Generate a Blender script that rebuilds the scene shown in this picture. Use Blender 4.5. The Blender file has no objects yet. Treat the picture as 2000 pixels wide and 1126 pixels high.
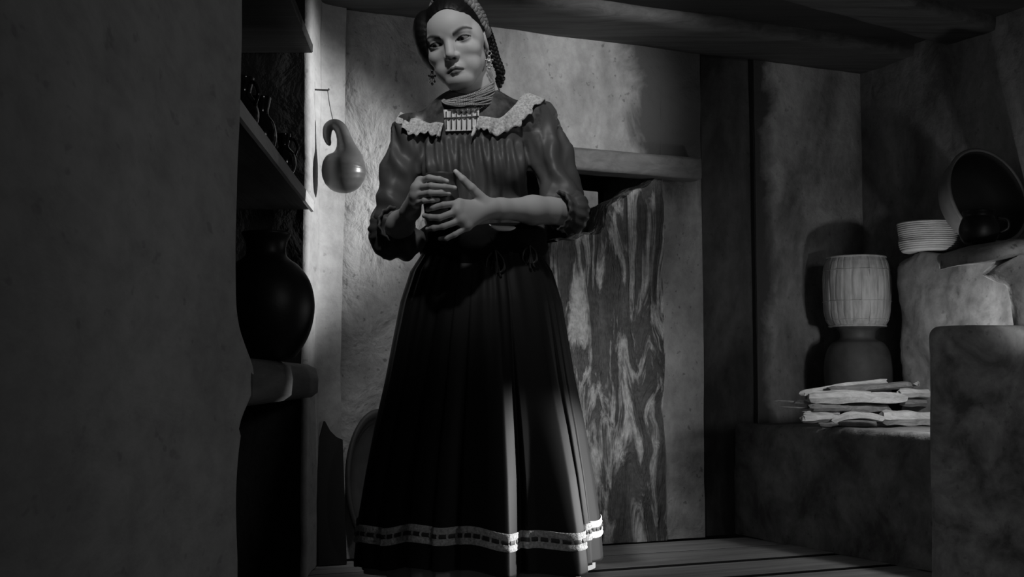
import bpy, bmesh, math, random
import numpy as np
from mathutils import Vector, Matrix

random.seed(7)
rng = np.random.default_rng(7)
scene = bpy.context.scene
col = scene.collection

# ------------------------------------------------------------------ camera
FPX = 2500.0
CAM = np.array([0.0, 0.0, 0.60])
PITCH = math.atan(177.0 / FPX)
cam_d = bpy.data.cameras.new("camera")
cam_d.sensor_width = 36.0
cam_d.lens = 36.0 * FPX / 2000.0
cam_d.clip_start = 0.05
cam = bpy.data.objects.new("camera", cam_d)
col.objects.link(cam)
cam.location = CAM
cam.rotation_euler = (math.pi / 2 + PITCH, 0, 0)
scene.camera = cam

def W(px, py, Y):
    """point of the room seen at photo pixel (px,py), at depth Y in metres"""
    a = (px - 1000.0) / FPX; b = (563.0 - py) / FPX
    c, s = math.cos(PITCH), math.sin(PITCH)
    d = np.array([a, c - b * s, s + b * c])
    return CAM + d * (Y / d[1])

def raydir(px, py):
    d = W(px, py, 1.0) - CAM
    return d / np.linalg.norm(d)

# ------------------------------------------------------------------ world and lamps
world = bpy.data.worlds.new("world"); scene.world = world
world.use_nodes = True
bg = world.node_tree.nodes["Background"]
bg.inputs[0].default_value = (1, 1, 1, 1); bg.inputs[1].default_value = 0.010

def look(o, target):
    d = Vector(target) - Vector(o.location)
    o.rotation_euler = d.to_track_quat('-Z', 'Y').to_euler()

def spot(name, loc, target, power, angle, blend, radius):
    l = bpy.data.lights.new(name, 'SPOT'); l.energy = power
    l.spot_size = math.radians(angle); l.spot_blend = blend; l.shadow_soft_size = radius
    o = bpy.data.objects.new(name, l); col.objects.link(o); o.location = loc; look(o, target)
    return o

def point(name, loc, power, radius):
    l = bpy.data.lights.new(name, 'POINT'); l.energy = power; l.shadow_soft_size = radius
    o = bpy.data.objects.new(name, l); col.objects.link(o); o.location = loc
    return o

key = spot("key_lamp", (-0.20, 2.00, 3.05), (-0.09, 3.53, 1.33), 118, 24, 0.8, 0.08)
side = spot("side_lamp", (1.86, 3.92, 1.50), (-0.62, 4.02, 1.24), 430, 27, 0.8, 0.05)
wall_l = spot("wall_fill", (1.55, 2.45, 1.66), (0.20, 4.70, 1.62), 175, 24, 1.0, 0.06)  # unseen spot added to brighten the wall beside her head
hearth_l = spot("hearth_fill", (1.35, 2.45, 0.95), (0.18, 4.70, 0.58), 62, 28, 1.0, 0.05)  # extra spot added to light the hearth front
lowl = spot("low_lamp", (1.51, 3.68, 0.40), (-0.10, 3.45, 0.24), 200, 26, 0.6, 0.02)
rim_l = spot("cheek_fill", (1.60, 2.75, 1.80), (-0.08, 3.50, 1.50), 26, 9, 0.9, 0.05)  # narrow added spot, brightens her temple
corner_l = spot("corner_fill", (1.55, 3.0, 0.80), (1.58, 4.70, 0.93), 9, 34, 0.8, 0.03)  # weak spot added out of view for the stove corner
hid = point("stove_lamp", (1.40, 4.13, 0.725), 3.8, 0.025)
fill = spot("room_fill", (2.0, 0.9, 1.55), (0.15, 3.6, 0.85), 19, 128, 1.0, 0.25)  # wide fill added beyond the frame, no lamp of the room

scene.view_settings.view_transform = 'Standard'
scene.view_settings.look = 'None'
scene.view_settings.exposure = 0.0
scene.view_settings.gamma = 1.0
scene.view_settings.use_curve_mapping = False

# ------------------------------------------------------------------ materials
def nt(name):
    m = bpy.data.materials.new(name); m.use_nodes = True
    t = m.node_tree
    return m, t, t.nodes["Principled BSDF"]

def g(v): return (v, v, v, 1)

def ramp(t, fac, stops):
    r = t.nodes.new("ShaderNodeValToRGB")
    e = r.color_ramp.elements
    while len(e) < len(stops): e.new(0.5)
    for i, (p, v) in enumerate(stops):
        e[i].position = p; e[i].color = g(v)
    t.links.new(fac, r.inputs[0])
    return r.outputs[0]

def noise(t, scale, detail=6, rough=0.6, stretch=(1, 1, 1), dist=0.0, offs=(0, 0, 0)):
    tc = t.nodes.new("ShaderNodeTexCoord")
    mp = t.nodes.new("ShaderNodeMapping")
    mp.inputs['Scale'].default_value = stretch
    mp.inputs['Location'].default_value = offs
    n = t.nodes.new("ShaderNodeTexNoise")
    n.inputs['Scale'].default_value = scale; n.inputs['Detail'].default_value = detail
    n.inputs['Roughness'].default_value = rough; n.inputs['Distortion'].default_value = dist
    t.links.new(tc.outputs['Object'], mp.inputs[0]); t.links.new(mp.outputs[0], n.inputs['Vector'])
    return n.outputs[0]

def mul(t, a, b, mode='MULTIPLY', fac=1.0):
    m = t.nodes.new("ShaderNodeMixRGB"); m.blend_type = mode; m.inputs[0].default_value = fac
    t.links.new(a, m.inputs[1])
    if isinstance(b, (int, float)): m.inputs[2].default_value = g(b)
    else: t.links.new(b, m.inputs[2])
    return m.outputs[0]

def bump(t, b, h, strength, dist, prev=None):
    n = t.nodes.new("ShaderNodeBump")
    n.inputs['Strength'].default_value = strength; n.inputs['Distance'].default_value = dist
    t.links.new(h, n.inputs['Height'])
    if prev is not None: t.links.new(prev, n.inputs['Normal'])
    t.links.new(n.outputs[0], b.inputs['Normal'])
    return n.outputs[0]

def plaster(name, lo, hi, scale=3.0, stretch=(1, 1, 0.5), bmp=0.6, spots=0.3, rough=0.85, offs=(0, 0, 0), p0=0.35, p1=0.65, fst=(1, 1, 0.85)):
    m, t, b = nt(name)
    big = ramp(t, noise(t, scale, 5, 0.6, stretch, 0.4, offs), [(p0, lo), (p1, hi)])
    fine = ramp(t, noise(t, 26, 4, 0.65, fst, 0.2, offs), [(0.3, 0.75), (0.62, 1.0)])
    c = mul(t, big, fine)
    pits = ramp(t, noise(t, 45, 2, 0.5, fst, 0.0, offs), [(0.27, 1.0 - spots), (0.34, 1.0)])
    c = mul(t, c, pits)
    t.links.new(c, b.inputs['Base Color'])
    b.inputs['Roughness'].default_value = rough
    n1 = bump(t, b, noise(t, 9, 5, 0.55, fst, 0.3, offs), bmp, 0.03)
    n2 = bump(t, b, noise(t, 60, 3, 0.6, fst, 0.0, offs), bmp * 0.4, 0.005, n1)
    return m

def wood(name, lo, hi, axis=0, scale=6, rough=0.75, bmp=0.5):
    m, t, b = nt(name)
    st = [14, 14, 14]; st[axis] = 0.8
    n = noise(t, scale, 6, 0.65, tuple(s / 3 for s in st), 0.6)
    t.links.new(ramp(t, n, [(0.3, lo), (0.7, hi)]), b.inputs['Base Color'])
    b.inputs['Roughness'].default_value = rough
    bump(t, b, n, bmp, 0.006)
    return m

def simple(name, v, rough=0.6, spec=0.5, bscale=None, bstr=0.2, bdist=0.004, lo=None, stretch=(1, 1, 1)):
    m, t, b = nt(name)
    b.inputs['Base Color'].default_value = g(v)
    b.inputs['Roughness'].default_value = rough
    b.inputs['Specular IOR Level'].default_value = spec
    if bscale:
        n = noise(t, bscale, 4, 0.6, stretch)
        bump(t, b, n, bstr, bdist)
        if lo is not None:
            t.links.new(ramp(t, n, [(0.35, lo), (0.65, v)]), b.inputs['Base Color'])
    return m

M = {}
M['plaster_left'] = plaster("plaster_left", 0.32, 0.46, 2.5, (1, 0.3, 0.5), bmp=0.35, spots=0.25, fst=(1, 0.28, 0.8))
M['plaster_back'] = plaster("plaster_back", 0.26, 0.50, 3.2, bmp=0.9, spots=0.45, offs=(3, 1, 0))
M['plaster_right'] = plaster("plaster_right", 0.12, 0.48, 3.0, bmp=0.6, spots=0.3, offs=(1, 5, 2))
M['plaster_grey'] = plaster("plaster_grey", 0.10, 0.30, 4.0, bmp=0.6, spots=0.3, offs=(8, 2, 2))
M['plaster_block'] = plaster("plaster_block", 0.12, 0.50, 8.0, (1, 1, 1), bmp=0.6, spots=0.3, offs=(8, 3, 2))
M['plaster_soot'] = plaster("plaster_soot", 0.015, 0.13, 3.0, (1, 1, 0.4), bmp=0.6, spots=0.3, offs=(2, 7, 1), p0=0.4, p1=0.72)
M['plaster_bench'] = plaster("plaster_bench", 0.09, 0.30, 6.0, (1, 1, 1), bmp=0.6, spots=0.35, offs=(4, 4, 4))
M['plaster_stove'] = plaster("plaster_stove", 0.15, 0.32, 7.0, (1, 1, 1), bmp=0.3, spots=0.3, offs=(6, 1, 9), fst=(1, 1, 1))
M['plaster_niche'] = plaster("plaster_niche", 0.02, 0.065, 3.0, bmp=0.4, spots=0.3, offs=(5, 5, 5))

def hearth_mat():
    # smoke-darkened wash with light on plaster ridges painted as pale runs
    m, t, b = nt("plaster_hearth")
    base = ramp(t, noise(t, 6, 5, 0.6, (1, 1, 0.5)), [(0.3, 0.06), (0.7, 0.17)])
    streaks = noise(t, 13, 5, 0.62, (1, 1, 0.20), 0.9, (2, 2, 0))
    mask = ramp(t, streaks, [(0.52, 0.0), (0.60, 1.0)])
    mx = t.nodes.new("ShaderNodeMixRGB")
    t.links.new(mask, mx.inputs[0]); t.links.new(base, mx.inputs[1]); mx.inputs[2].default_value = g(0.60)
    fine = ramp(t, noise(t, 50, 4, 0.65), [(0.3, 0.6), (0.62, 1.0)])
    t.links.new(mul(t, mx.outputs[0], fine), b.inputs['Base Color'])
    b.inputs['Roughness'].default_value = 0.85
    n1 = bump(t, b, streaks, 1.0, 0.07)
    bump(t, b, noise(t, 60, 3, 0.6, (1, 1, 0.5)), 0.5, 0.006, n1)
    return m
M['hearth'] = hearth_mat()
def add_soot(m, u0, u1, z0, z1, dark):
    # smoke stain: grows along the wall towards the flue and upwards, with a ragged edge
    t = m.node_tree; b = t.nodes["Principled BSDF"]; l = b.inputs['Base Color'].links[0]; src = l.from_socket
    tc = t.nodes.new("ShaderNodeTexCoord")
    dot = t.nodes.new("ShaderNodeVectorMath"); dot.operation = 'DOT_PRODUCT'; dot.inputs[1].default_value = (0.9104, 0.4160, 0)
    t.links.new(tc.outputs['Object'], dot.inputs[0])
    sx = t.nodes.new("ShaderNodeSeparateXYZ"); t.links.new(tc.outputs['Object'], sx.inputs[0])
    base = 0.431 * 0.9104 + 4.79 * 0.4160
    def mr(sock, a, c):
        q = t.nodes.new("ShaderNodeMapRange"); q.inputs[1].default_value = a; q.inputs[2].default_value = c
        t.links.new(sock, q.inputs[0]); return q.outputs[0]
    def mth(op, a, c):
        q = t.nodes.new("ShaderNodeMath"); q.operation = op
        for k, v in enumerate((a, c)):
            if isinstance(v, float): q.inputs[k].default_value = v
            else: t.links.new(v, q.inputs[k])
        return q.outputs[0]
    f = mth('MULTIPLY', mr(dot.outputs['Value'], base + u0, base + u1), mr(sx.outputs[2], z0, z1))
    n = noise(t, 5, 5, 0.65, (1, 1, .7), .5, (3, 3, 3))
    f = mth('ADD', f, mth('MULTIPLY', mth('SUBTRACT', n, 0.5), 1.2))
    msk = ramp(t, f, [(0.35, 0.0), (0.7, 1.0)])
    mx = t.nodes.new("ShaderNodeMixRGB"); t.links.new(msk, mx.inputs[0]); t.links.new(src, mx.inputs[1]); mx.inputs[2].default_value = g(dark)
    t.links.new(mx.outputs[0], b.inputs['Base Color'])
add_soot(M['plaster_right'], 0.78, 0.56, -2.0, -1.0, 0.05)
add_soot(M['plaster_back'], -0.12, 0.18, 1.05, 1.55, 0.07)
M['floor'] = wood("floor_wood", 0.22, 0.46, 0, 5)
M['floor_dark'] = simple("floor_dark", 0.02, 0.9)
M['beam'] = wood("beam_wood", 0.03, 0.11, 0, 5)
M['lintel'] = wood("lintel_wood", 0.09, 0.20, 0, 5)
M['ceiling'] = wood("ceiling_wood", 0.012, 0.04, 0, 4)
M['shelf'] = wood("shelf_wood", 0.12, 0.34, 1, 5)
M['edge'] = wood("edge_wood", 0.24, 0.60, 1, 3)
M['ledge'] = wood("ledge_wood", 0.05, 0.13, 1, 5)
M['glaze'] = simple("black_glaze", 0.006, 0.12, 0.5)
M['clay_black'] = simple("black_clay", 0.008, 0.45, 0.3, 30, 0.15)
M['clay_grey'] = simple("grey_clay", 0.10, 0.6, 0.3, 12, 0.2, 0.004, 0.06)
M['clay_cup'] = simple("dark_clay_cup", 0.055, 0.4, 0.4)
M['clay_pan'] = simple("pan_clay", 0.15, 0.6, 0.3, 8, 0.2, 0.004, 0.09)
M['clay_inner'] = simple("pan_inner_dark", 0.025, 0.7, 0.2)  # pan inside darker than its outer clay
M['gourd'] = simple("gourd_rind", 0.10, 0.34, 0.5, 9, 0.1, 0.003, 0.06)
M['reed'] = simple("basket_reed", 0.55, 0.7, 0.3, 60, 0.3, 0.003, 0.36, (1, 1, 0.2))
M['reed_pale'] = simple("bowl_reed", 0.62, 0.7, 0.3, 60, 0.3, 0.003, 0.42, (0.2, 0.2, 1))
M['stone'] = plaster("metate_stone", 0.16, 0.34, 8, (1, 1, 1), bmp=0.9, spots=0.5)
M['split'] = wood("split_wood", 0.36, 0.72, 0, 16)
M['bark'] = wood("bark_wood", 0.10, 0.30, 0, 16)
M['tray'] = simple("tray_wood", 0.05, 0.6, 0.3, 10, 0.3, 0.004, 0.03)
M['plank_dark'] = simple("dark_plank", 0.008, 0.8)
M['brick'] = plaster("adobe_brick", 0.22, 0.38, 8, (1, 1, 1), bmp=0.6)
M['string'] = simple("string", 0.12, 0.8)
M['iron'] = simple("iron_nail", 0.05, 0.5)
M['satin'] = simple("blouse_satin", 0.070, 0.50, 0.32, 40, 0.08, 0.003)
M['yoke'] = simple("yoke_print", 0.10, 0.45, 0.5, 34, 0.1, 0.002, 0.025)
M['skirt'] = simple("skirt_cloth", 0.009, 0.6, 0.2)
M['sash'] = simple("black_velvet", 0.004, 0.9, 0.1)
M['cord'] = simple("black_cord", 0.012, 0.5, 0.4)
M['lace'] = simple("white_lace", 0.66, 0.8, 0.3, 150, 0.8, 0.004, 0.34)
M['bib'] = simple("white_linen", 0.75, 0.7, 0.3)
M['dash'] = simple("dark_ribbon", 0.03, 0.6)
M['bead'] = simple("pale_bead", 0.30, 0.35, 0.5)
M['gold'] = simple("gold", 0.45, 0.25, 0.8); M['gold'].node_tree.nodes["Principled BSDF"].inputs['Metallic'].default_value = 0.7
M['hair'] = simple("black_hair", 0.004, 0.5, 0.22, 60, 0.5, 0.003, None, (1, 0.25, 1))
M['ribbon'] = simple("braid_ribbon", 0.26, 0.5, 0.4, 50, 0.5, 0.004, 0.12)
M['shoe'] = simple("dark_leather", 0.02, 0.4)
M['petticoat'] = simple("petticoat_cotton", 0.22, 0.8)

def skin_mat():
    m, t, b = nt("skin")
    a = t.nodes.new("ShaderNodeAttribute"); a.attribute_name = "tone"
    t.links.new(a.outputs['Color'], b.inputs['Base Color'])
    b.inputs['Roughness'].default_value = 0.55
    b.inputs['Specular IOR Level'].default_value = 0.28
    bump(t, b, noise(t, 260, 2, 0.5), 0.04, 0.001)
    return m
M['skin'] = skin_mat()

# ------------------------------------------------------------------ mesh helpers
def put(name, verts, faces, mat, parent=None, smooth=True):
    me = bpy.data.meshes.new(name)
    me.from_pydata([tuple(v) for v in np.asarray(verts, float).tolist()], [], [tuple(f) for f in (faces.tolist() if isinstance(faces, np.ndarray) else faces)])
    me.update()
    if smooth: me.shade_smooth()
    if mat: me.materials.append(M[mat] if isinstance(mat, str) else mat)
    o = bpy.data.objects.new(name, me); col.objects.link(o)
    if parent is not None:
        o.parent = parent
        if parent.type == 'EMPTY': o.matrix_parent_inverse = Matrix.Translation(-Vector(parent.location))
        else: o.matrix_parent_inverse = parent.matrix_world.inverted()
    return o

def empty(name, loc):
    o = bpy.data.objects.new(name, None); col.objects.link(o); o.location = tuple(float(v) for v in loc)
    o.empty_display_size = 0.05
    return o

def tag(o, label=None, cat=None, group=None, kind=None):
    if label: o['label'] = label
    if cat: o['category'] = cat
    if group: o['group'] = group
    if kind: o['kind'] = kind
    return o

def struct(o): o['kind'] = 'structure'; return o

class MB:
    def __init__(s): s.v = []; s.f = []; s.n = 0
    def add(s, v, f):
        v = np.asarray(v, float)
        s.v.append(v); s.f += [tuple(int(i) + s.n for i in q) for q in f]; s.n += len(v)
    def build(s, name, mat, parent=None, smooth=True):
        return put(name, np.vstack(s.v), s.f, mat, parent, smooth)

def gridf(nu, nv, wrap=False):
    f = []
    for i in range(nu if wrap else nu - 1):
        a = i * nv; b = ((i + 1) % nu) * nv
        for j in range(nv - 1):
            f.append((a + j, b + j, b + j + 1, a + j + 1))
    return f

def tube(pts, rad, seg=10, caps=True, closed=False):
    pts = np.asarray(pts, float); n = len(pts)
    rad = np.broadcast_to(np.asarray(rad, float), (n,))
    tg = np.gradient(pts, axis=0) if not closed else np.roll(pts, -1, 0) - np.roll(pts, 1, 0)
    tg /= np.linalg.norm(tg, axis=1)[:, None] + 1e-12
    up = np.array([0, 0, 1.0]) if abs(tg[0][2]) < 0.9 else np.array([1.0, 0, 0])
    V = []
    nrm = np.cross(tg[0], up); nrm /= np.linalg.norm(nrm)
    for i in range(n):
        nrm = nrm - tg[i] * np.dot(nrm, tg[i]); nrm /= np.linalg.norm(nrm)
        bi = np.cross(tg[i], nrm)
        a = np.linspace(0, 2 * math.pi, seg, endpoint=False)
        V.append(pts[i] + rad[i] * (np.cos(a)[:, None] * nrm + np.sin(a)[:, None] * bi))
    V = np.vstack(V); F = []
    for i in range(n if closed else n - 1):
        a = i * seg; b = ((i + 1) % n) * seg
        for j in range(seg):
            k = (j + 1) % seg
            F.append((a + j, a + k, b + k, b + j))
    if caps and not closed:
        F.append(tuple(range(seg))[::-1]); F.append(tuple(range((n - 1) * seg, n * seg)))
    return V, F

def smoothpath(pts, n):
    """Catmull-Rom through control points"""
    P = np.asarray(pts, float); P = np.vstack([2 * P[0] - P[1], P, 2 * P[-1] - P[-2]])
    out = []
    m = len(P) - 3
    for t in np.linspace(0, m - 1e-9, n):
        i = int(t); u = t - i
        a, b, c, d = P[i:i + 4]
        out.append(0.5 * ((2 * b) + (-a + c) * u + (2 * a - 5 * b + 4 * c - d) * u * u + (-a + 3 * b - 3 * c + d) * u ** 3))
    return np.array(out)

def lathe(profile, seg=40, center=(0, 0, 0), axis=None, n=None, jitter=0.0):
    pr = np.asarray(profile, float)
    if n: pr = smoothpath(pr, n)
    a = np.linspace(0, 2 * math.pi, seg, endpoint=False)
    V = np.zeros((len(pr), seg, 3))
    V[:, :, 0] = pr[:, 0][:, None] * np.cos(a); V[:, :, 1] = pr[:, 0][:, None] * np.sin(a); V[:, :, 2] = pr[:, 1][:, None]
    V = V.reshape(-1, 3)
    if jitter: V += jitter * (vnoise(V * 9) - 0.5)[:, None]
    if axis is not None:
        q = Vector((0, 0, 1)).rotation_difference(Vector(axis)).to_matrix()
        V = V @ np.array(q).T
    F = []
    for i in range(len(pr) - 1):
        for j in range(seg):
            k = (j + 1) % seg
            F.append((i * seg + j, i * seg + k, (i + 1) * seg + k, (i + 1) * seg + j))
    return V + np.asarray(center), F

def box(c, size, rot=None, bev=0.0):
    bm = bmesh.new(); bmesh.ops.create_cube(bm, size=1.0)
    for v in bm.verts: v.co = Vector((v.co.x * size[0], v.co.y * size[1], v.co.z * size[2]))
    if bev: bmesh.ops.bevel(bm, geom=bm.edges[:], offset=bev, segments=2, affect='EDGES', profile=0.6)
    V = np.array([v.co[:] for v in bm.verts]); F = [tuple(v.index for v in f.verts) for f in bm.faces]
    bm.free()
    if rot is not None: V = V @ np.asarray(rot).T
    return V + np.asarray(c), F

def ball(c, r, seg=8, ring=6):
    pr = [(math.sin(t) * 1.0, -math.cos(t)) for t in np.linspace(0.02, math.pi - 0.02, ring)]
    V, F = lathe(pr, seg)
    return V * np.asarray(r) + np.asarray(c), F

# value noise
def _hash(i, j, k, seed):
    n = (i * 374761393 + j * 668265263 + k * 2147483647 + seed * 974711) & 0xffffffff
    n = ((n ^ (n >> 13)) * 1274126177) & 0xffffffff
    return ((n ^ (n >> 16)) & 0xffff) / 65535.0

def vnoise(P, seed=0):
    P = np.asarray(P, float); I = np.floor(P).astype(np.int64); f = P - I; f = f * f * (3 - 2 * f)
    r = 0
    for dx in (0, 1):
        for dy in (0, 1):
            for dz in (0, 1):
                w = (f[:, 0] if dx else 1 - f[:, 0]) * (f[:, 1] if dy else 1 - f[:, 1]) * (f[:, 2] if dz else 1 - f[:, 2])
                r = r + w * _hash(I[:, 0] + dx, I[:, 1] + dy, I[:, 2] + dz, seed)
    return r

def fbm(P, seed=0, oct=4):
    P = np.asarray(P, float); a = 0.5; s = 0; tot = 0
    for o in range(oct):
        s = s + a * vnoise(P * 2 ** o, seed + o); tot += a; a *= 0.5
    return s / tot - 0.5

# ------------------------------------------------------------------ signed distance modelling for organic forms
def smin(a, b, k):
    if k <= 0: return np.minimum(a, b)
    h = np.clip(0.5 + 0.5 * (b - a) / k, 0, 1)
    return b * (1 - h) + a * h - k * h * (1 - h)

def smax(a, b, k): return -smin(-a, -b, k)

def prim_d(p, P):
    t = p[0]
    if t == 'cap':
        a, b, ra, rb = p[1], p[2], p[3], p[4]
        ab = b - a; L = max(float(ab @ ab), 1e-12)
        h = np.clip(((P - a) @ ab) / L, 0, 1)
        return np.sqrt(((P - a - h[..., None] * ab) ** 2).sum(-1)) - (ra + (rb - ra) * h)
    if t == 'ell':
        c, r, R = p[1], p[2], p[3]
        q = P - c
        if R is not None: q = q @ R
        k0 = np.sqrt(((q / r) ** 2).sum(-1)); k1 = np.sqrt(((q / (r * r)) ** 2).sum(-1)) + 1e-9
        return k0 * (k0 - 1.0) / k1
    if t == 'fn':
        return p[1](P)

def prim_box(p):
    if p[0] == 'cap':
        m = max(p[3], p[4])
        return np.minimum(p[1], p[2]) - m, np.maximum(p[1], p[2]) + m
    if p[0] == 'ell':
        m = p[2] if p[3] is None else np.full(3, max(p[2]))
        return p[1] - m, p[1] + m
    return p[2], p[3]

A = lambda *v: np.array(v, float)
def cap(a, b, ra, rb=None, k=0.0, op='u'): return ('cap', np.asarray(a, float), np.asarray(b, float), ra, ra if rb is None else rb, None, k, op)
def ell(c, r, k=0.0, op='u', R=None): return ('ell', np.asarray(c, float), np.asarray(r, float), R, None, None, k, op)
def fnp(f, lo, hi, k=0.0, op='u'): return ('fn', f, np.asarray(lo, float), np.asarray(hi, float), None, None, k, op)

def sdf_eval(prims, P):
    d = np.full(P.shape[:-1], 1.0)
    for p in prims:
        q = prim_d(p, P)
        d = smin(d, q, p[6]) if p[7] == 'u' else smax(d, -q, p[6])
    return d

def sdf_mesh(prims, h, lo=None, hi=None):
    if lo is None:
        bs = [prim_box(p) for p in prims if p[7] == 'u']
        lo = np.min([b[0] for b in bs], 0) - 3 * h; hi = np.max([b[1] for b in bs], 0) + 3 * h
    lo = np.asarray(lo, float); hi = np.asarray(hi, float)
    n = np.ceil((hi - lo) / h).astype(int) + 1
    F = np.full(n, 1.0, dtype=np.float32)
    ax = [lo[i] + h * np.arange(n[i]) for i in range(3)]
    for p in prims:
        b0, b1 = prim_box(p); m = p[6] * 1.2 + 3 * h
        i0 = np.clip(np.floor((b0 - m - lo) / h).astype(int), 0, n); i1 = np.clip(np.ceil((b1 + m - lo) / h).astype(int) + 1, 0, n)
        if np.any(i1 <= i0): continue
        sl = tuple(slice(i0[i], i1[i]) for i in range(3))
        X = np.stack(np.meshgrid(ax[0][sl[0]], ax[1][sl[1]], ax[2][sl[2]], indexing='ij'), -1)
        q = prim_d(p, X).astype(np.float32)
        F[sl] = smin(F[sl], q, p[6]) if p[7] == 'u' else smax(F[sl], -q, p[6])
    return surface_nets(F, lo, h)

def surface_nets(F, lo, h):
    S = F < 0
    nx, ny, nz = F.shape
    c = S[:-1, :-1, :-1].astype(np.int8)
    cnt = np.zeros((nx - 1, ny - 1, nz - 1), np.int8)
    corners = [(i, j, k) for i in (0, 1) for j in (0, 1) for k in (0, 1)]
    for (i, j, k) in corners: cnt += S[i:nx - 1 + i, j:ny - 1 + j, k:nz - 1 + k]
    act = (cnt > 0) & (cnt < 8)
    idx = np.full(act.shape, -1, np.int64); cells = np.argwhere(act); idx[act] = np.arange(len(cells))
    val = {cn: F[cells[:, 0] + cn[0], cells[:, 1] + cn[1], cells[:, 2] + cn[2]].astype(float) for cn in corners}
    acc = np.zeros((len(cells), 3)); num = np.zeros(len(cells))
    for a in corners:
        for axis in range(3):
            if a[axis] == 0:
                b = list(a); b[axis] = 1; b = tuple(b)
                va, vb = val[a], val[b]; cr = (va < 0) != (vb < 0)
                t = np.where(cr, va / np.where(cr, va - vb, 1), 0)
                p = np.tile(np.array(a, float), (len(cells), 1)); p[:, axis] += t
                acc[cr] += p[cr]; num[cr] += 1
    V = lo + h * (cells + acc / num[:, None])
    Q = []
    for axis in range(3):
        sl0 = [slice(None)] * 3; sl1 = [slice(None)] * 3; sl0[axis] = slice(0, -1); sl1[axis] = slice(1, None)
        cr = S[tuple(sl0)] != S[tuple(sl1)]
        o1, o2 = [(1, 2), (2, 0), (0, 1)][axis]
        E = np.argwhere(cr)
        ok = (E[:, o1] > 0) & (E[:, o2] > 0) & (E[:, o1] < F.shape[o1] - 1) & (E[:, o2] < F.shape[o2] - 1)
        E = E[ok]; inside = S[E[:, 0], E[:, 1], E[:, 2]]
        def cell(d1, d2):
            c = E.copy(); c[:, o1] -= d1; c[:, o2] -= d2
            return idx[c[:, 0], c[:, 1], c[:, 2]]
        q = np.stack([cell(1, 1), cell(0, 1), cell(0, 0), cell(1, 0)], 1)
        q[~inside] = q[~inside][:, ::-1]
        Q.append(q)
    Q = np.vstack(Q); Q = Q[(Q >= 0).all(1)]
    return V, Q

def mesh_normals(V, Q):
    n = np.cross(V[Q[:, 2]] - V[Q[:, 0]], V[Q[:, 3]] - V[Q[:, 1]])
    N = np.zeros_like(V)
    for i in range(4): np.add.at(N, Q[:, i], n)
    return N / (np.linalg.norm(N, axis=1)[:, None] + 1e-12)

def smooth_mesh(V, Q, it=2, lam=0.5):
    for _ in range(it):
        S = np.zeros_like(V); C = np.zeros(len(V))
        for i in range(4):
            for j in ((i + 1) % 4, (i + 3) % 4):
                np.add.at(S, Q[:, i], V[Q[:, j]]); np.add.at(C, Q[:, i], 1)
        V = V + lam * (S / C[:, None] - V)
    return V

def march(prims, org, d, t0=0.0, t1=8.0):
    t = t0
    for _ in range(120):
        p = org + d * t
        s = float(sdf_eval(prims, p[None])[0])
        if s < 0.0004: return p
        t += max(s * 0.8, 0.0004)
        if t > t1: return None
    return org + d * t

# ================================================================== THE ROOM
WD = np.array([0.9104, 0.4160, 0.0])          # along the back wall, to the right
WN = np.array([0.4160, -0.9104, 0.0])         # its normal, into the room
WO = np.array([0.431, 4.79, 0.0])
def BW(u, z, off=0.0): return WO + WD * u + WN * off + np.array([0, 0, z])
CORNER = BW(1.12, 0)
def RW(t, z, off=0.0): return CORNER + WN * t - WD * off + np.array([0, 0, z])   # right wall
def lw_x(Y): return -0.417 - 0.053 * Y
ROOF = 1.92
EZ = np.array([0, 0, 1.0])

def patch(us, zf, pos, nrm, amp=0.010, nz=60, seed=0, freq=2.2):
    """grid of a plastered wall face; zf(u)->(z0,z1)"""
    V = []
    for u in us:
        z0, z1 = zf(u)
        for z in np.linspace(z0, z1, nz): V.append(pos(u, z))
    V = np.array(V)
    d = amp * 2 * fbm(V * freq, seed, 3) + 0.25 * amp * 2 * fbm(V * np.array([14, 14, 9]), seed + 9, 2)
    return V + np.asarray(nrm) * d[:, None], gridf(len(us), nz)

UL, UR = -0.50, 0.150
# back wall: left part, part over the lintel, right strip
mb = MB()
mb.add(*patch(np.linspace(-1.26, UL, 60), lambda u: (0, ROOF), lambda u, z: BW(u, z), WN, nz=110, seed=1))
mb.add(*patch(np.linspace(UL, UR, 50), lambda u: (1.39, ROOF), lambda u, z: BW(u, z), WN, nz=36, seed=1))
mb.add(*patch(np.linspace(UR, 0.335, 16), lambda u: (0, ROOF), lambda u, z: BW(u, z), WN, nz=110, seed=1))
mb.add(*patch(np.linspace(0, -0.45, 8), lambda u: (0, ROOF), lambda u, z: BW(UL, z, u), WD, nz=40, seed=2))
mb.add(*patch(np.linspace(0, -0.45, 8), lambda u: (0, ROOF), lambda u, z: BW(UR, z, u), WD, nz=40, seed=2))
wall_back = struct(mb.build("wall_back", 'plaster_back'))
# smoke-dark lining of the hearth recess
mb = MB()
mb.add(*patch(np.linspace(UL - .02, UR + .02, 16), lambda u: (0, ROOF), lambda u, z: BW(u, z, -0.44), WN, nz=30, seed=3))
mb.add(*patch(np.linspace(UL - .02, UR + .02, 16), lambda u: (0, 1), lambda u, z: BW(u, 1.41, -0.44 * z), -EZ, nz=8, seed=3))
struct(mb.build("wall_hearth_recess", 'plaster_niche'))
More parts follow.
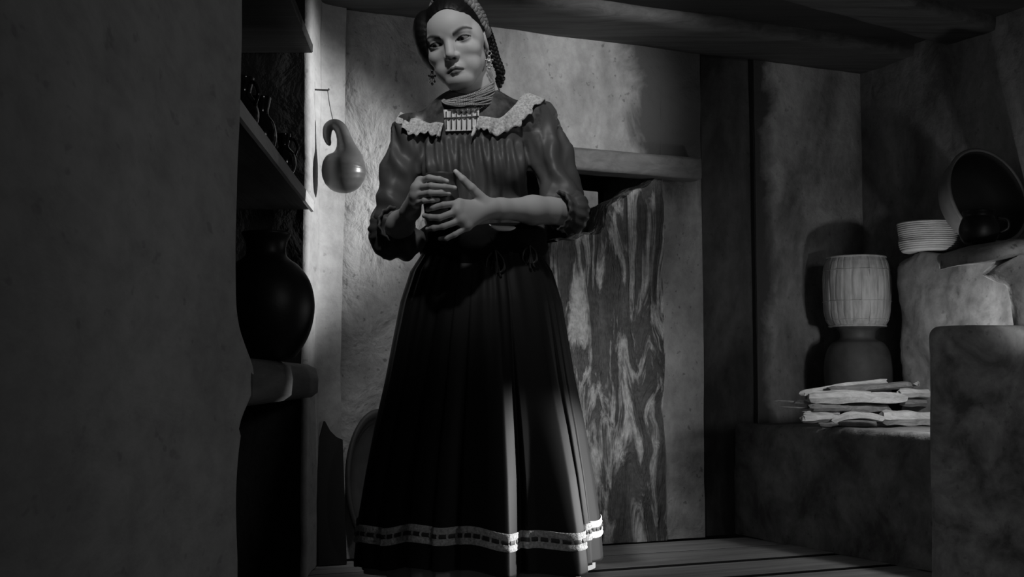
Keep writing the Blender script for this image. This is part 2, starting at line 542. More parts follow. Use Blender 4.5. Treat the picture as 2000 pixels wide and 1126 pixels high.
# hearth front with its sloping rim
prof_u = np.array([-0.30, -0.27, -0.20, -0.12, -0.10, -0.088, -0.04, 0.0, 0.06, 0.12, 0.16])
prof_z = np.array([1.095, 1.105, 1.12, 1.145, 1.165, 1.235, 1.272, 1.292, 1.322, 1.362, 1.40])
mb = MB()
us = np.linspace(-0.30, 0.152, 60)
zt = lambda u: float(np.interp(u, prof_u, prof_z)) + 0.006 * math.sin(u * 60)
V, F = patch(us, lambda u: (0, zt(u)), lambda u, z: BW(u, z, 0.015), WN, amp=0.020, nz=120, seed=5, freq=6)
mb.add(V, F)
top = V.reshape(len(us), 120, 3)[:, -1]
rim = np.stack([top, top - WN * .03 + EZ * .012, top - WN * 0.10 + EZ * .012, top - WN * 0.13], 1).reshape(-1, 3)
mb.add(rim, gridf(len(us), 4))
lft = V.reshape(len(us), 120, 3)[0]
side = np.stack([lft, lft - WN * 0.02 - WD * .012, lft - WN * 0.13 - WD * .012], 1).reshape(-1, 3)
mb.add(side, gridf(120, 3))
bk = top - WN * 0.13; bk2 = bk.copy(); bk2[:, 2] = 0
mb.add(np.stack([bk, bk2], 1).reshape(-1, 3), gridf(len(us), 2))
struct(mb.build("wall_hearth", 'hearth'))
# sooty shallow flue and the wall over the bench
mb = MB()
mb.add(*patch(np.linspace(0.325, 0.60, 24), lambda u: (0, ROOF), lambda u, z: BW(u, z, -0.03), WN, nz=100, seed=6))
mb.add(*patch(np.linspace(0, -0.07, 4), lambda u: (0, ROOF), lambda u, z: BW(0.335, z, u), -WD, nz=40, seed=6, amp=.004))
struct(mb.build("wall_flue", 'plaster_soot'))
mb = MB()
mb.add(*patch(np.linspace(0.585, 1.13, 44), lambda u: (0, ROOF), lambda u, z: BW(u, z), WN, nz=110, seed=7, amp=.012))
mb.add(*patch(np.linspace(0, -0.08, 4), lambda u: (0, ROOF), lambda u, z: BW(0.585, z, u), -WD, nz=40, seed=7, amp=.004))
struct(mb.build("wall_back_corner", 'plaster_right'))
mb = MB()
mb.add(*patch(np.linspace(-0.03, 2.6, 110), lambda u: (0, ROOF), lambda u, z: RW(u, z), -WD, nz=90, seed=8, amp=.012))
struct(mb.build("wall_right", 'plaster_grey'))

# left wall with its deep full-height niche, one continuous plastered face
def left_profile(z):
    e = 2.45 + 0.05 * (fbm(np.array([[0, 5.0, z * 2.3]]), 3, 2)[0])
    e += 0.24 * math.exp(-((z - 0.60) / 0.075) ** 2) * (0 if z > 0.78 else 1) + (0.05 if z < 0.5 else 0)
    far = 3.93 + 0.03 * fbm(np.array([[9, 5.0, z * 2.0]]), 4, 2)[0]
    P = []
    bl_ = lambda Y: 0.030 * min(1, max(0, (Y - 1.9) / (e - 1.9))) ** 1.6      # the plaster swells towards the niche
    for Y in np.concatenate([np.linspace(-1.6, 1.5, 25), np.linspace(1.55, e - 0.07, 45)]): P.append((lw_x(Y) + bl_(Y), Y))
    for a in np.linspace(0.2, math.pi / 2, 7): P.append((lw_x(e) + .03 - 0.06 * (1 - math.cos(a)), e - 0.06 + 0.06 * math.sin(a)))
    for s in np.linspace(0.09, 0.36, 8): P.append((lw_x(e) - s, e))
    for Y in np.linspace(e + .05, far - .05, 14): P.append((lw_x(e) - 0.38, Y))
    for s in np.linspace(0.36, 0.022, 14): P.append((lw_x(far) - s, far))
    for a in np.linspace(math.pi / 2, 0.1, 8): P.append((lw_x(far) - 0.018 * (1 - math.cos(a)), far + 0.018 - 0.018 * math.sin(a)))
    for Y in np.linspace(far + 0.03, 4.22, 26): P.append((lw_x(Y), Y))
    for a in np.linspace(0, 1, 8): P.append((lw_x(4.22) + 0.07 * a * a, 4.22 + 0.09 * a))
    return P
zs = np.linspace(0, ROOF, 130)
PR = np.array([[(x, y, z) for (x, y) in left_profile(z)] for z in zs])   # nz x np x 3
npf = PR.shape[1]
V = PR.transpose(1, 0, 2).reshape(-1, 3)
d = 0.014 * 2 * fbm(V * np.array([3, 2.0, 1.6]), 11, 3) + 0.004 * 2 * fbm(V * np.array([14, 14, 8]), 12, 2)
V = V + np.array([1.0, -0.3, 0]) * d[:, None] * 0.8
iA = 70 + 7; iB = iA + 8 + 14 + 14
def colrange(a, b, name, mat):
    sub = V.reshape(npf, len(zs), 3)[a:b].reshape(-1, 3)
    return struct(put(name, sub, gridf(b - a, len(zs)), mat))
colrange(0, iA + 1, "wall_left", 'plaster_left')
colrange(iA, iB + 1, "wall_niche", 'plaster_niche')  # the niche's shade is put into this near-black plaster
colrange(iB, npf, "wall_left_far", 'plaster_left')

# floor boards, parallel to the back wall
fl = struct(put("floor", [(-2.5, -2, -0.035), (3.5, -2, -0.035), (3.5, 6, -0.035), (-2.5, 6, -0.035)], [(0, 1, 2, 3)], 'floor_dark'))
RB = np.stack([WD, -WN, EZ], 1)
pm = None
Vb, Fb = box((0, 0, 0), (3.4, 0.252, 0.03), None, 0.004)
base_me = put("plank", Vb, Fb, 'floor', None, False); pme = base_me.data
pme.materials.append(M['floor_dark'])
for f_ in pme.polygons: f_.material_index = 0 if f_.normal.z > 0.8 else 1      # board sides coloured dark so the joints read as gaps
bpy.data.objects.remove(base_me)
for i in range(13):
    o = bpy.data.objects.new("plank", pme); col.objects.link(o); o.parent = fl
    c = BW(0.15 + 0.2 * ((i * 7) % 5 - 2), -0.017 + 0.002 * ((i * 5) % 3 - 1), 0.145 + 0.2835 * i)
    o.location = c; o.rotation_euler = (0.004 * ((i * 3) % 5 - 2), 0, math.atan2(WD[1], WD[0]) + 0.002 * ((i * 11) % 5 - 2))

# ceiling boards and beams
cq = [(-2.5, -2), (3.5, -2), (3.5, 6.5), (-2.5, 6.5), (-0.7, 0.9), (1.3, 0.9), (1.3, 3.6), (-0.7, 3.6)]   # boards round an opening added to let the key lamp in
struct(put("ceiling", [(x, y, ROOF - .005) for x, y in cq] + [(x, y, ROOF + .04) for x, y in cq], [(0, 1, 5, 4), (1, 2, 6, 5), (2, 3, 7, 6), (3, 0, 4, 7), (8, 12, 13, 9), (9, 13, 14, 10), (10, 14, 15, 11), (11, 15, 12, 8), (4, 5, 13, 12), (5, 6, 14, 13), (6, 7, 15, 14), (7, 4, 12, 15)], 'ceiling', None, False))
def beam_mesh(name, a, b, w, h, mat, label, seed, cat="beam", hew=0.012):
    a = np.asarray(a, float); b = np.asarray(b, float); d = b - a; L = np.linalg.norm(d); d /= L
    s = np.cross(d, EZ); s /= np.linalg.norm(s); up = np.cross(s, d)
    n = 60; sec = []
    for q in range(4):
        c0 = [(-1, -1), (1, -1), (1, 1), (-1, 1)][q]; c1 = [(-1, -1), (1, -1), (1, 1), (-1, 1)][(q + 1) % 4]
        for t in np.linspace(0, 1, 7)[:-1]: sec.append((c0[0] + (c1[0] - c0[0]) * t, c0[1] + (c1[1] - c0[1]) * t))
    sec = np.array(sec); sec = sec * (1 - 0.05 * (np.abs(sec[:, 0] * sec[:, 1]) ** 4))[:, None]
    V = []
    for i in range(n + 1):
        p = a + d * L * i / n
        V.append(p + s * (sec[:, 0] * w / 2)[:, None] + up * (sec[:, 1] * h / 2)[:, None])
    V = np.vstack(V); m = len(sec)
    nn = fbm(V * np.array([4, 4, 4]), seed, 3)
    cen = np.repeat(np.array([a + d * L * i / n for i in range(n + 1)]), m, 0)
    o_ = V - cen; o_ /= np.linalg.norm(o_, axis=1)[:, None]
    V = V + o_ * (nn * hew * 2)[:, None]
    F = [(i * m + j, i * m + (j + 1) % m, (i + 1) * m + (j + 1) % m, (i + 1) * m + j) for i in range(n) for j in range(m)]
    F += [tuple(range(m))[::-1], tuple(range(n * m, (n + 1) * m))]
    ob = put(name, V - a, F, mat, None, True)
    ob.location = tuple(a)
    tag(ob, label, cat)
    return ob
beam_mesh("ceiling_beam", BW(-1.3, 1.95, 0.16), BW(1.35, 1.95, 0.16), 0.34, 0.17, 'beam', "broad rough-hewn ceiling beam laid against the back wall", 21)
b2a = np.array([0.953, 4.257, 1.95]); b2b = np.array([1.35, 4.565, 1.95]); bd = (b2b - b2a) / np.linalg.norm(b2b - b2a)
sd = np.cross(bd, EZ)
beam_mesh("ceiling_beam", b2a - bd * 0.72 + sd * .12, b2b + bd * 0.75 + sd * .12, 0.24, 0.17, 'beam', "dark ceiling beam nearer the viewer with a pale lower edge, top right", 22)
lintel = beam_mesh("lintel_board", BW(-0.62, 1.402, 0.02), BW(0.285, 1.402, 0.02), 0.12, 0.085, 'lintel', "weathered wooden lintel board over the dark hearth opening", 23, "lintel", 0.006)

# bench along the right wall
B0 = np.array([0.86, 5.05, 0]); BD = WN
def bench():
    prims = []
    mb = MB()
    L = 1.25; n = 50
    secs = []
    for i in range(n + 1):
        p = B0 + BD * (L * i / n)
        for z in np.linspace(0, 0.40, 24): secs.append(p + EZ * z)
        for a in np.linspace(0.1, 1.0, 6): secs.append(p + EZ * (0.40 + 0.03 * math.sin(a * math.pi / 2)) + WD * (0.03 * (1 - math.cos(a * math.pi / 2))))
        for s in np.linspace(0.05, 0.60, 16): secs.append(p + EZ * 0.43 + WD * s)
    V = np.array(secs)
    V += (-WD * 0.7 + EZ * 0.5) * (0.02 * fbm(V * 5, 31, 3) + 0.008 * fbm(V * 22, 32, 2))[:, None] * 1.6
    mb.add(V, gridf(n + 1, 46))
    return mb.build("adobe_bench", 'plaster_bench')
tag(bench(), "low plastered adobe bench under the firewood along the right wall", "bench")

# adobe stove block behind, on the bench
def rounded_block(name, corners, z0, z1, r, amp, seed, mat, freq=6, res=0.02):
    """plastered block: plan polygon (counter-clockwise), rounded top edge, uneven skin"""
    P = np.array(corners, float); n = len(P)
    out = []
    cen = P.mean(0)
    for i in range(n):
        a, b, c = P[i - 1], P[i], P[(i + 1) % n]
        u = (a - b) / np.linalg.norm(a - b); w = (c - b) / np.linalg.norm(c - b)
        for t in np.linspace(0, 1, 6):
            p0 = b + u * r; p2 = b + w * r
            out.append((1 - t) ** 2 * p0 + 2 * t * (1 - t) * b + t * t * p2)
        m = max(2, int(np.linalg.norm(c - b) / res))
        for t in np.linspace(0, 1, m)[1:-1]: out.append(b + w * r + (c - b - 2 * r * w) * t)
    R = np.array(out); k = len(R)
    rows = [(z, 0.0) for z in np.arange(z0, z1 - r, res)]
    rows += [(z1 - r + r * math.sin(a), r * (1 - math.cos(a))) for a in np.linspace(0, math.pi / 2, 7)]
    rows += [(z1, r + s) for s in (0.03, 0.06, 0.10)]
    V = []
    for z, ins in rows:
        q = R.copy(); dv = cen - q; dl = np.linalg.norm(dv, axis=1)[:, None]
        q = q + dv / dl * np.minimum(ins, dl * 0.9)
        V.append(np.column_stack([q, np.full(k, z)]))
    V = np.vstack(V + [np.array([[cen[0], cen[1], z1]])])
    F = [(i * k + j, i * k + (j + 1) % k, (i + 1) * k + (j + 1) % k, (i + 1) * k + j) for i in range(len(rows) - 1) for j in range(k)]
    l = (len(rows) - 1) * k
    F += [(l + j, l + (j + 1) % k, len(V) - 1) for j in range(k)]
    dv = V - np.array([cen[0], cen[1], (z0 + z1) / 2]); dv /= np.linalg.norm(dv, axis=1)[:, None]
    V = V + dv * (amp * 2 * fbm(V * freq, seed, 4))[:, None]
    return put(name, V, F, mat)
def r2(t, off): return RW(t, 0, off)[:2]
st = rounded_block("adobe_stove", [r2(0.40, 0.02), r2(0.43, 0.22), r2(1.16, 0.24), r2(1.16, 0.01)], 0.42, 1.055, 0.06, 0.034, 41, 'plaster_stove', 11, 0.012)
tag(st, "lumpy plastered adobe stove wall holding the pale round basket bowl", "stove")
blk = rounded_block("adobe_block", [(1.216, 3.75), (2.12, 3.72), (1.99, 4.02), (1.325, 4.02)], 0.0, 0.757, 0.035, 0.012, 43, 'plaster_block', 5)
tag(blk, "grey plastered adobe block in the right foreground", "block")

# ================================================================== THINGS ON THE LEFT
# niche shelves
def shelf(z, label, Y0=2.46, Y1=3.92, thick=0.022, off=0.005, mat='shelf'):
    n = 40; V = []
    for Y in np.linspace(Y0, Y1, n):
        x1 = lw_x(Y) + off; x0 = lw_x(Y) - 0.34
        V += [(x0, Y, z - thick), (x1 - .003, Y, z - thick), (x1, Y, z - thick + .003), (x1, Y, z - .003), (x1 - .003, Y, z), (x0, Y, z)]
    V = np.array(V)
    V[:, 2] += 0.003 * fbm(V * 6, 51, 2); F = [(i * 6 + j, (i + 1) * 6 + j, (i + 1) * 6 + (j + 1) % 6, i * 6 + (j + 1) % 6) for i in range(n - 1) for j in range(6)]
    F += [tuple(range(6)), tuple(range((n - 1) * 6, n * 6))[::-1]]
    o = tag(put("niche_shelf", V, F, mat, None, False), label, "shelf")
    if mat == 'ledge':
        V = []
        for Y in np.linspace(Y0, Y1, n):
            x1 = lw_x(Y) + off
            V += [(x1, Y, z - thick - .008), (x1 + .008, Y, z - thick - .006), (x1 + .009, Y, z - .002), (x1, Y, z + .002)]
        V = np.array(V); V[:, 2] += 0.004 * fbm(V * 6, 51, 2)
        F = [(i * 4 + j, (i + 1) * 4 + j, (i + 1) * 4 + (j + 1) % 4, i * 4 + (j + 1) % 4) for i in range(n - 1) for j in range(4)] + [(0, 1, 2, 3), tuple(range(n * 4 - 4, n * 4))[::-1]]
        put("front_edge", V, F, 'edge', o, False)  # light on the shelf front painted as a paler strip
    return o
shelf(1.150, "wooden niche shelf carrying the small black glazed pots", thick=0.028, mat='ledge')
shelf(1.640, "uppermost niche shelf cut off by the top of the picture", thick=0.028, mat='ceiling')
# thick ledge
def ledge():
    n = 40; V = []
    pr = [(-0.30, .545), (0.01, .545), (0.03, .56), (0.032, .60), (0.025, .632), (0.0, .645), (-0.30, .645)]
    for i, Y in enumerate(np.linspace(2.60, 3.92, n)):
        for (dx, z) in pr: V.append((lw_x(Y) + dx, Y, z))
    V = np.array(V); V[:, 0] += 0.012 * fbm(V * 8, 52, 2)
    m = len(pr)
    F = [(i * m + j, (i + 1) * m + j, (i + 1) * m + (j + 1) % m, i * m + (j + 1) % m) for i in range(n - 1) for j in range(m)]
    F += [tuple(range(m)), tuple(range((n - 1) * m, n * m))[::-1]]
    return put("niche_ledge", V, F, 'ledge')
tag(ledge(), "thick dark ledge low in the niche under the big round jar", "ledge")

def vessel(name, prof, c, mat, label, cat, group=None, handle=None, n=60, seg=48, lipmat=None):
    e = empty(name, c); tag(e, label, cat, group)
    V, F = lathe(prof, seg, c, n=n); put("body", V, F, mat, e)
    if handle:
        pts = smoothpath([np.asarray(c) + np.array(h) for h in handle[0]], 20)
        V, F = tube(pts, handle[1], 10); put("handle", V, F, mat, e)
    return e
# big jar
jar_c = (-0.618, 3.20, 0.647)
vessel("water_jar", [(0.0, 0.0), (0.06, 0.0), (0.085, 0.02), (0.112, 0.07), (0.123, 0.135), (0.112, 0.195), (0.085, 0.235), (0.058, 0.255), (0.050, 0.27), (0.052, 0.295), (0.062, 0.316), (0.058, 0.319), (0.047, 0.295), (0.045, 0.26), (0.05, 0.24), (0.0, 0.2)], jar_c, 'clay_black',
       "big round black water jar on the low ledge of the niche", "jar")
# shelf pots
def jug_prof(r, h, neck): return [(0, 0), (r * .55, 0), (r * .88, h * .11), (r, h * .31), (r * .86, h * .53), (neck, h * .67), (neck * .9, h * .75), (neck * 1.15, h * .97), (neck * 1.1, h), (neck * .8, h * .9), (neck * .75, h * .7), (neck * .5, h * .55)]
def pot(Y, dx, r, h, neck, label, ang, name="glazed_jug"):
    c = (lw_x(Y) + dx, Y, 1.151)
    ca, sa = math.cos(ang), math.sin(ang)
    hd = [(ca * neck * .9, sa * neck * .9, h * .9), (ca * r * .85, sa * r * .85, h * .88), (ca * r * 1.12, sa * r * 1.12, h * .68), (ca * r * .9, sa * r * .9, h * .45)]
    vessel(name, jug_prof(r, h, neck), c, 'glaze', label, "jug", "black glazed pots on the niche shelf", (hd, 0.0045), 44, 36)
pot(2.82, -0.038, 0.040, 0.120, 0.024, "black glazed jug on the niche shelf nearest the near wall edge, half hidden", -0.4)
pot(3.10, -0.036, 0.041, 0.138, 0.022, "middle black glazed jug on the niche shelf with a tall neck", -2.2)
pot(3.44, -0.022, 0.036, 0.112, 0.017, "black glazed jug at the far end of the niche shelf with two bright glints", 0.4)

# gourd on nail
gY = 4.08
gx = lw_x(gY)
ge = empty("hanging_gourd", (gx + .085, gY, 1.20)); tag(ge, "hanging bottle gourd with crooked neck on the bright plaster strip", "gourd")
Pg = lambda px, py: W(px, py, gY)
cb = Pg(672, 333)
gp = smoothpath([Pg(676, 377), Pg(672, 333), Pg(677, 300), Pg(672, 270), Pg(664, 250), Pg(652, 243), Pg(641, 250), Pg(639, 268), Pg(644, 284)], 160)
tt = np.linspace(0, 1, 160)
gr = np.interp(tt, [0, .006, .0156, .031, .0625, .094, .125, .16, .19, .22, .25, .28, .32, .38, .5, .62, .75, .87, .97, 1], np.array([2, 13, 22, 30, 39, 43, 44, 43, 40, 35, 29, 23, 18, 14.5, 12.5, 11, 10, 8, 5, 2]) * .00163)
V, F = tube(gp, gr, 40); put("gourd_body", V, F, 'gourd', ge)
nail0 = Pg(640, 176)
V, F = tube([nail0 + np.array([-0.045, 0, 0.002]), nail0, nail0 + np.array([0.006, 0, 0.004])], [0.003, 0.003, 0.004], 8)
nl = put("nail", V, F, 'iron'); tag(nl, "small iron nail in plaster above the hanging gourd", "nail")
V, F = tube(smoothpath([nail0, Pg(644, 205), Pg(652, 243)], 10), 0.0016, 6); put("string", V, F, 'string', ge)

# leaning tray and dark plank near floor, left
te = empty("wooden_tray", BW(-0.98, 0.0, 0.16)); tag(te, "oval wooden tray leaning upright against the wall behind the skirt", "tray")
def tray():
    n = 56; rows = []
    c = BW(-0.99, 0.255, 0.10); up = EZ * 0.97 - WN * 0.18; up /= np.linalg.norm(up); rt = WD; nr = np.cross(rt, up)
    if nr @ WN < 0: nr = -nr
    prof = [(1.0, -.018), (1.02, .0), (1.0, .012), (.95, .012), (.90, .004), (.84, -.014), (.6, -.024), (.3, -.026), (0.01, -.026)]
    back = [(1.0, -.018), (.8, -.034), (.5, -.038), (0.01, -.038)]
    out = []
    for pr in (prof, back):
        V = []
        for (s, dpt) in pr:
            for a in np.linspace(0, 2 * math.pi, n, endpoint=False):
                V.append(c + rt * (0.125 * s * math.cos(a)) + up * (0.245 * s * math.sin(a)) + nr * dpt)
        out.append((V, [(i * n + j, i * n + (j + 1) % n, (i + 1) * n + (j + 1) % n, (i + 1) * n + j) for i in range(len(pr) - 1) for j in range(n)]))
    return out
tr = tray()
put("dish", tr[0][0], tr[0][1], 'tray', te); put("underside", tr[1][0], tr[1][1], 'tray', te)
mb = MB()
pl = [(-.045, 0), (.05, 0), (.047, .40), (.025, .41), (0.005, .43), (-.012, .462), (-.03, .41), (-.042, .3)]
for (a0) in (0,):
    fr = [BW(-1.165 + u, z, 0.11 - 0.12 * z) for (u, z) in pl]; bk = [p - WN * 0.02 for p in fr]
    m = len(pl)
    mb.add(np.array(fr + bk), [tuple(range(m)), tuple(range(m, 2 * m))[::-1]] + [(i, m + i, m + (i + 1) % m, (i + 1) % m) for i in range(m)])
tag(mb.build("broken_board", 'plank_dark', None, False), "dark board with a splintered top leaning in the left corner", "board")

# bricks inside the hearth recess
def brick(u, z, off, s, rotz, label):
    R = np.array(Matrix.Rotation(math.atan2(WD[1], WD[0]) + rotz, 3, 'Z'))
    V, F = box((0, 0, 0), s, R, 0.006); V += 0.004 * fbm(V * 20, 61, 2)[:, None]
    o = put("adobe_brick", V + BW(u, z, off), F, 'brick', None, False)
    return tag(o, label, "brick", "adobe bricks inside the hearth")
brick(-0.060, 1.105, -0.21, (0.10, 0.10, 0.09), 0.1, "lowest adobe brick piled in the hearth opening")
brick(-0.070, 1.195, -0.21, (0.11, 0.10, 0.085), -0.06, "middle adobe brick piled in the hearth opening")
brick(-0.075, 1.283, -0.20, (0.075, 0.09, 0.085), 0.15, "topmost small adobe brick piled in the hearth opening")
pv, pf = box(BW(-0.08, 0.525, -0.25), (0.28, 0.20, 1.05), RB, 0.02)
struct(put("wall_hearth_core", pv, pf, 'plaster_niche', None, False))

# ================================================================== THINGS ON THE RIGHT
ol = (1.338, 4.955, 0.432)
vessel("clay_pot", [(0, 0), (.06, 0), (.095, .04), (.122, .12), (.130, .20), (.122, .265), (.10, .305), (.075, .318), (.066, .33), (.070, .352), (.082, .366), (.078, .368), (.06, .345), (.06, .31), (0, .29)], ol, 'clay_grey',
       "round grey clay pot on the bench beneath the tall woven basket", "pot")
# tall basket of upright splints, resting on the pot
be = empty("tall_basket", (ol[0], ol[1], 0.80)); tag(be, "tall pale splint basket standing on the round clay pot", "basket")
bz0, bh = 0.801, 0.272
def brad(t): return float(np.interp(t, [0, .04, .2, .45, .7, .9, 1], [.100, .112, .124, .1285, .128, .120, .106]))
NS = 24
for i in range(NS):
    a0 = 2 * math.pi * i / NS; hw = math.pi / NS * 0.985
    V = []
    for t in np.linspace(0, 1, 14):
        r = brad(t) + 0.0015 * math.sin(i * 2.3 + t * 9)
        for (da, dr) in ((-hw, 0), (-hw * .5, .0016), (hw * .5, .0016), (hw, 0), (hw, -.004), (-hw, -.004)):
            V.append((ol[0] + (r + dr) * math.cos(a0 + da), ol[1] + (r + dr) * math.sin(a0 + da), bz0 + bh * t))
    F = [(k * 6 + j, k * 6 + (j + 1) % 6, (k + 1) * 6 + (j + 1) % 6, (k + 1) * 6 + j) for k in range(13) for j in range(6)] + [tuple(range(6))[::-1], tuple(range(78, 84))]
    put("splint", V, F, 'reed', be, False)
for t, rr in ((0.012, .004), (0.36, .0014), (0.80, .0014), (0.988, .004), (0.10, .0014)):
    pts = [(ol[0] + (brad(t) + .003) * math.cos(a), ol[1] + (brad(t) + .003) * math.sin(a), bz0 + bh * t) for a in np.linspace(0, 2 * math.pi, 48, endpoint=False)]
    V, F = tube(pts, rr, 8, False, True); put("hoop", V, F, 'reed', be)
V, F = lathe([(0.108, .012), (0.0, .01), (0, .004), (.1, .004)], 32, (ol[0], ol[1], bz0)); put("basket_base", V, F, 'reed', be)

# pale low bowl on stove
bw = W(1815, 490, 4.66); bwc = (bw[0], bw[1], 1.062)
bo = empty("basket_bowl", bwc); tag(bo, "low pale woven bowl on top of the adobe stove", "bowl")
pr = [(0.0, .006), (.085, .0), (.098, .012), (.104, .035), (.101, .055), (.105, .075), (.108, .104), (.103, .107), (.098, .08), (.096, .05), (.09, .02), (0, .018)]
V, F = lathe(pr, 48, bwc, n=60); put("bowl_body", V, F, 'reed_pale', bo)
for z in np.linspace(.008, .104, 14):
    r = np.interp(z, [.0, .012, .035, .055, .075, .104], [.085, .098, .104, .101, .105, .108]) + .0015
    pts = [(bwc[0] + r * math.cos(a), bwc[1] + r * math.sin(a), bwc[2] + z ) for a in np.linspace(0, 2 * math.pi, 48, endpoint=False)]
    V, F = tube(pts, .0040, 8, False, True); put("coil", V, F, 'reed_pale', bo)

# big shallow pan leaning on right wall
pc = W(1928, 383, 4.40)
pe = empty("clay_pan", (pc[0], pc[1], 1.06)); tag(pe, "very large round clay pan leaning on its side above the stove", "pan")
ax = np.array([-0.10, -0.93, 0.25]) ; ax = ax + np.array([-0.28, 0, 0]); ax[0] = 0.42; ax /= np.linalg.norm(ax)
outer = [(0.0, -.115), (.09, -.11), (.135, -.09), (.158, -.05), (.168, 0.0), (.172, .006)]
inner = [(.172, .006), (.166, .008), (.160, .0), (.150, -.045), (.128, -.08), (.09, -.098), (0, -.102)]
V, F = lathe(outer, 64, pc, ax, n=40); put("pan_outer", V, F, 'clay_pan', pe)
V, F = lathe(inner, 64, pc, ax, n=40); put("pan_inner", V, F, 'clay_inner', pe)
V, F = lathe([(.168, -.004), (.176, .0), (.177, .008), (.170, .012), (.163, .006)], 64, pc, ax, n=14); put("rim", V, F, 'clay_pan', pe)

# small dark handled cup in front of pan
cc = W(1913, 478, 3.95)
vessel("handled_cup", [(0, 0), (.04, 0), (.056, .02), (.060, .045), (.052, .072), (.046, .084), (.05, .098), (.046, .1), (.04, .08), (0, .03)], (cc[0], cc[1], 1.020), 'clay_black',
       "small dark cup with a ring handle standing before the leaning pan", "cup", None, ([(.05, -.02, .078), (.075, -.03, .07), (.078, -.03, .045), (.055, -.02, .03)], .006))

# grinding stone
me_ = empty("grinding_stone", (1.70, 3.87, 0.757)); tag(me_, "stone grinding slab on stubby legs atop the right foreground block", "grinding stone")
def slab():
    n, m = 48, 14; V = []
    x0, x1 = 1.305, 1.98
    for i in range(n):
        s = i / (n - 1); x = x0 + (x1 - x0) * s
        w = 0.15 * min(1, (s * 7) ** 0.5 + 0.05); th = 0.018 + 0.012 * min(1, s * 6)
        zc = 0.955 + 0.035 * min(1, s * 3.5) ** 0.8 + 0.012 * s
        for j in range(m):
            a = 2 * math.pi * j / m; ca, sa = math.cos(a), math.sin(a)
            V.append((x, 3.89 + w * np.sign(ca) * abs(ca) ** .6, zc + th * np.sign(sa) * abs(sa) ** .7 + 0.012 * ca))
    V = np.array(V); V += 0.010 * fbm(V * 14, 71, 3)[:, None]
    F = [(i * m + j, i * m + (j + 1) % m, (i + 1) * m + (j + 1) % m, (i + 1) * m + j) for i in range(n - 1) for j in range(m)]
    F += [tuple(range(m))[::-1], tuple(range((n - 1) * m, n * m))]
    return V, F
V, F = slab(); put("slab", V, F, 'stone', me_)
for (x, y) in ((1.545, 3.845), (1.88, 3.845), (1.72, 3.97)):
    V, F = tube(smoothpath([(x, y, .758), (x - .004, y, .85), (x - .012, y, .91), (x - .05, y, .965)], 14), np.interp(np.linspace(0, 1, 14), [0, .5, .8, 1], [.034, .046, .07, .09]), 16)
    V = V + 0.006 * fbm(V * 14, 72, 2)[:, None]
    V[:, 2] = np.maximum(V[:, 2], .757)
    put("leg", V, F, 'stone', me_)

# firewood
def stick(pxs, dY, thick, mat, label, seed, sides=7, twist=0.5, flat=0.8, shared=None):
    pts = []
    for (px, py) in pxs:
        k = (px - 1000) / FPX
        Y = (4.45 - 0.35) / (1 - 0.35 * k) + dY     # lies across the bench
        pts.append(W(px, py, Y))
    pts = np.array(pts); n = 16
    P = smoothpath(pts, n) if len(pts) > 2 else pts[0] + (pts[1] - pts[0]) * np.linspace(0, 1, n)[:, None]
    r0 = np.random.default_rng(seed)
    rr = r0.uniform(.8, 1.15, sides); r = thick * 4.55 / FPX / 2
    V = []
    d = P[-1] - P[0]; d /= np.linalg.norm(d); s = np.cross(d, EZ); s /= np.linalg.norm(s); up = np.cross(s, d)
    for i in range(n):
        rad = r * (1 + .10 * math.sin(i * .9 + seed)) * (0.72 if i in (0, n - 1) else 1)
        for j in range(sides):
            a = 2 * math.pi * j / sides + twist * i / n + seed
            V.append(P[i] + (s * math.cos(a) * flat + up * math.sin(a)) * rad * rr[j] + d * (r0.uniform(-.01, .01) if i in (0, n - 1) else 0))
    V = np.array(V)
    F = [(i * sides + j, i * sides + (j + 1) % sides, (i + 1) * sides + (j + 1) % sides, (i + 1) * sides + j) for i in range(n - 1) for j in range(sides)]
    F += [tuple(range(sides))[::-1], tuple(range((n - 1) * sides, n * sides))]
    o = put("firewood_stick", V - P[0], F, mat, None, False); o.location = tuple(P[0])
    tag(o, label, "firewood", "firewood sticks on the adobe bench")
    return o
stick([(1563, 767), (1645, 753), (1731, 744)], .05, 11, 'split', "thin pale split stick slanting up along the top of the firewood pile", 1, 5)
stick([(1620, 761), (1780, 751)], .02, 17, 'bark', "dark barked stick just under the slanting topmost firewood stick", 2)
stick([(1580, 776), (1660, 775), (1766, 777)], -.02, 25, 'split', "thickest pale log across the middle of the firewood pile", 3, 6)
stick([(1570, 769), (1650, 766), (1700, 768)], -.01, 9, 'split', "flat pale splinter lying on the thickest log", 14, 5)
stick([(1754, 766), (1834, 768)], -.01, 19, 'split', "pale log at upper right of the firewood pile, running behind the block", 4, 6)
stick([(1760, 785), (1834, 787)], .01, 16, 'bark', "dark stick between the two logs that run behind the block", 5)
stick([(1582, 795), (1660, 797)], -.03, 14, 'bark', "dim short stick under the left end of the thickest log", 6)
stick([(1650, 799), (1735, 797)], .0, 15, 'bark', "dim stick under the right half of the thickest log", 7)
stick([(1724, 813), (1834, 817)], -.06, 30, 'split', "heavy log at lower right of the firewood pile beside the block", 8, 6)
stick([(1626, 822), (1655, 812), (1694, 812), (1727, 819)], -.09, 14, 'split', "bright crooked stick arching at the front bottom of the firewood pile", 9, 5)
stick([(1565, 818), (1632, 815)], -.07, 18, 'split', "short stout stick at lower left of the firewood pile", 10, 6)
stick([(1556, 785), (1640, 787)], .02, 12, 'split', "pale stick whose pale cut end sticks out left of the pile", 11, 6)
stick([(1570, 806), (1640, 806)], -.02, 10, 'split', "slim stick above the short stout one at lower left", 12, 5)
stick([(1790, 750), (1834, 752)], .05, 12, 'split', "small stick end at the top right, beside the block edge", 13, 5)
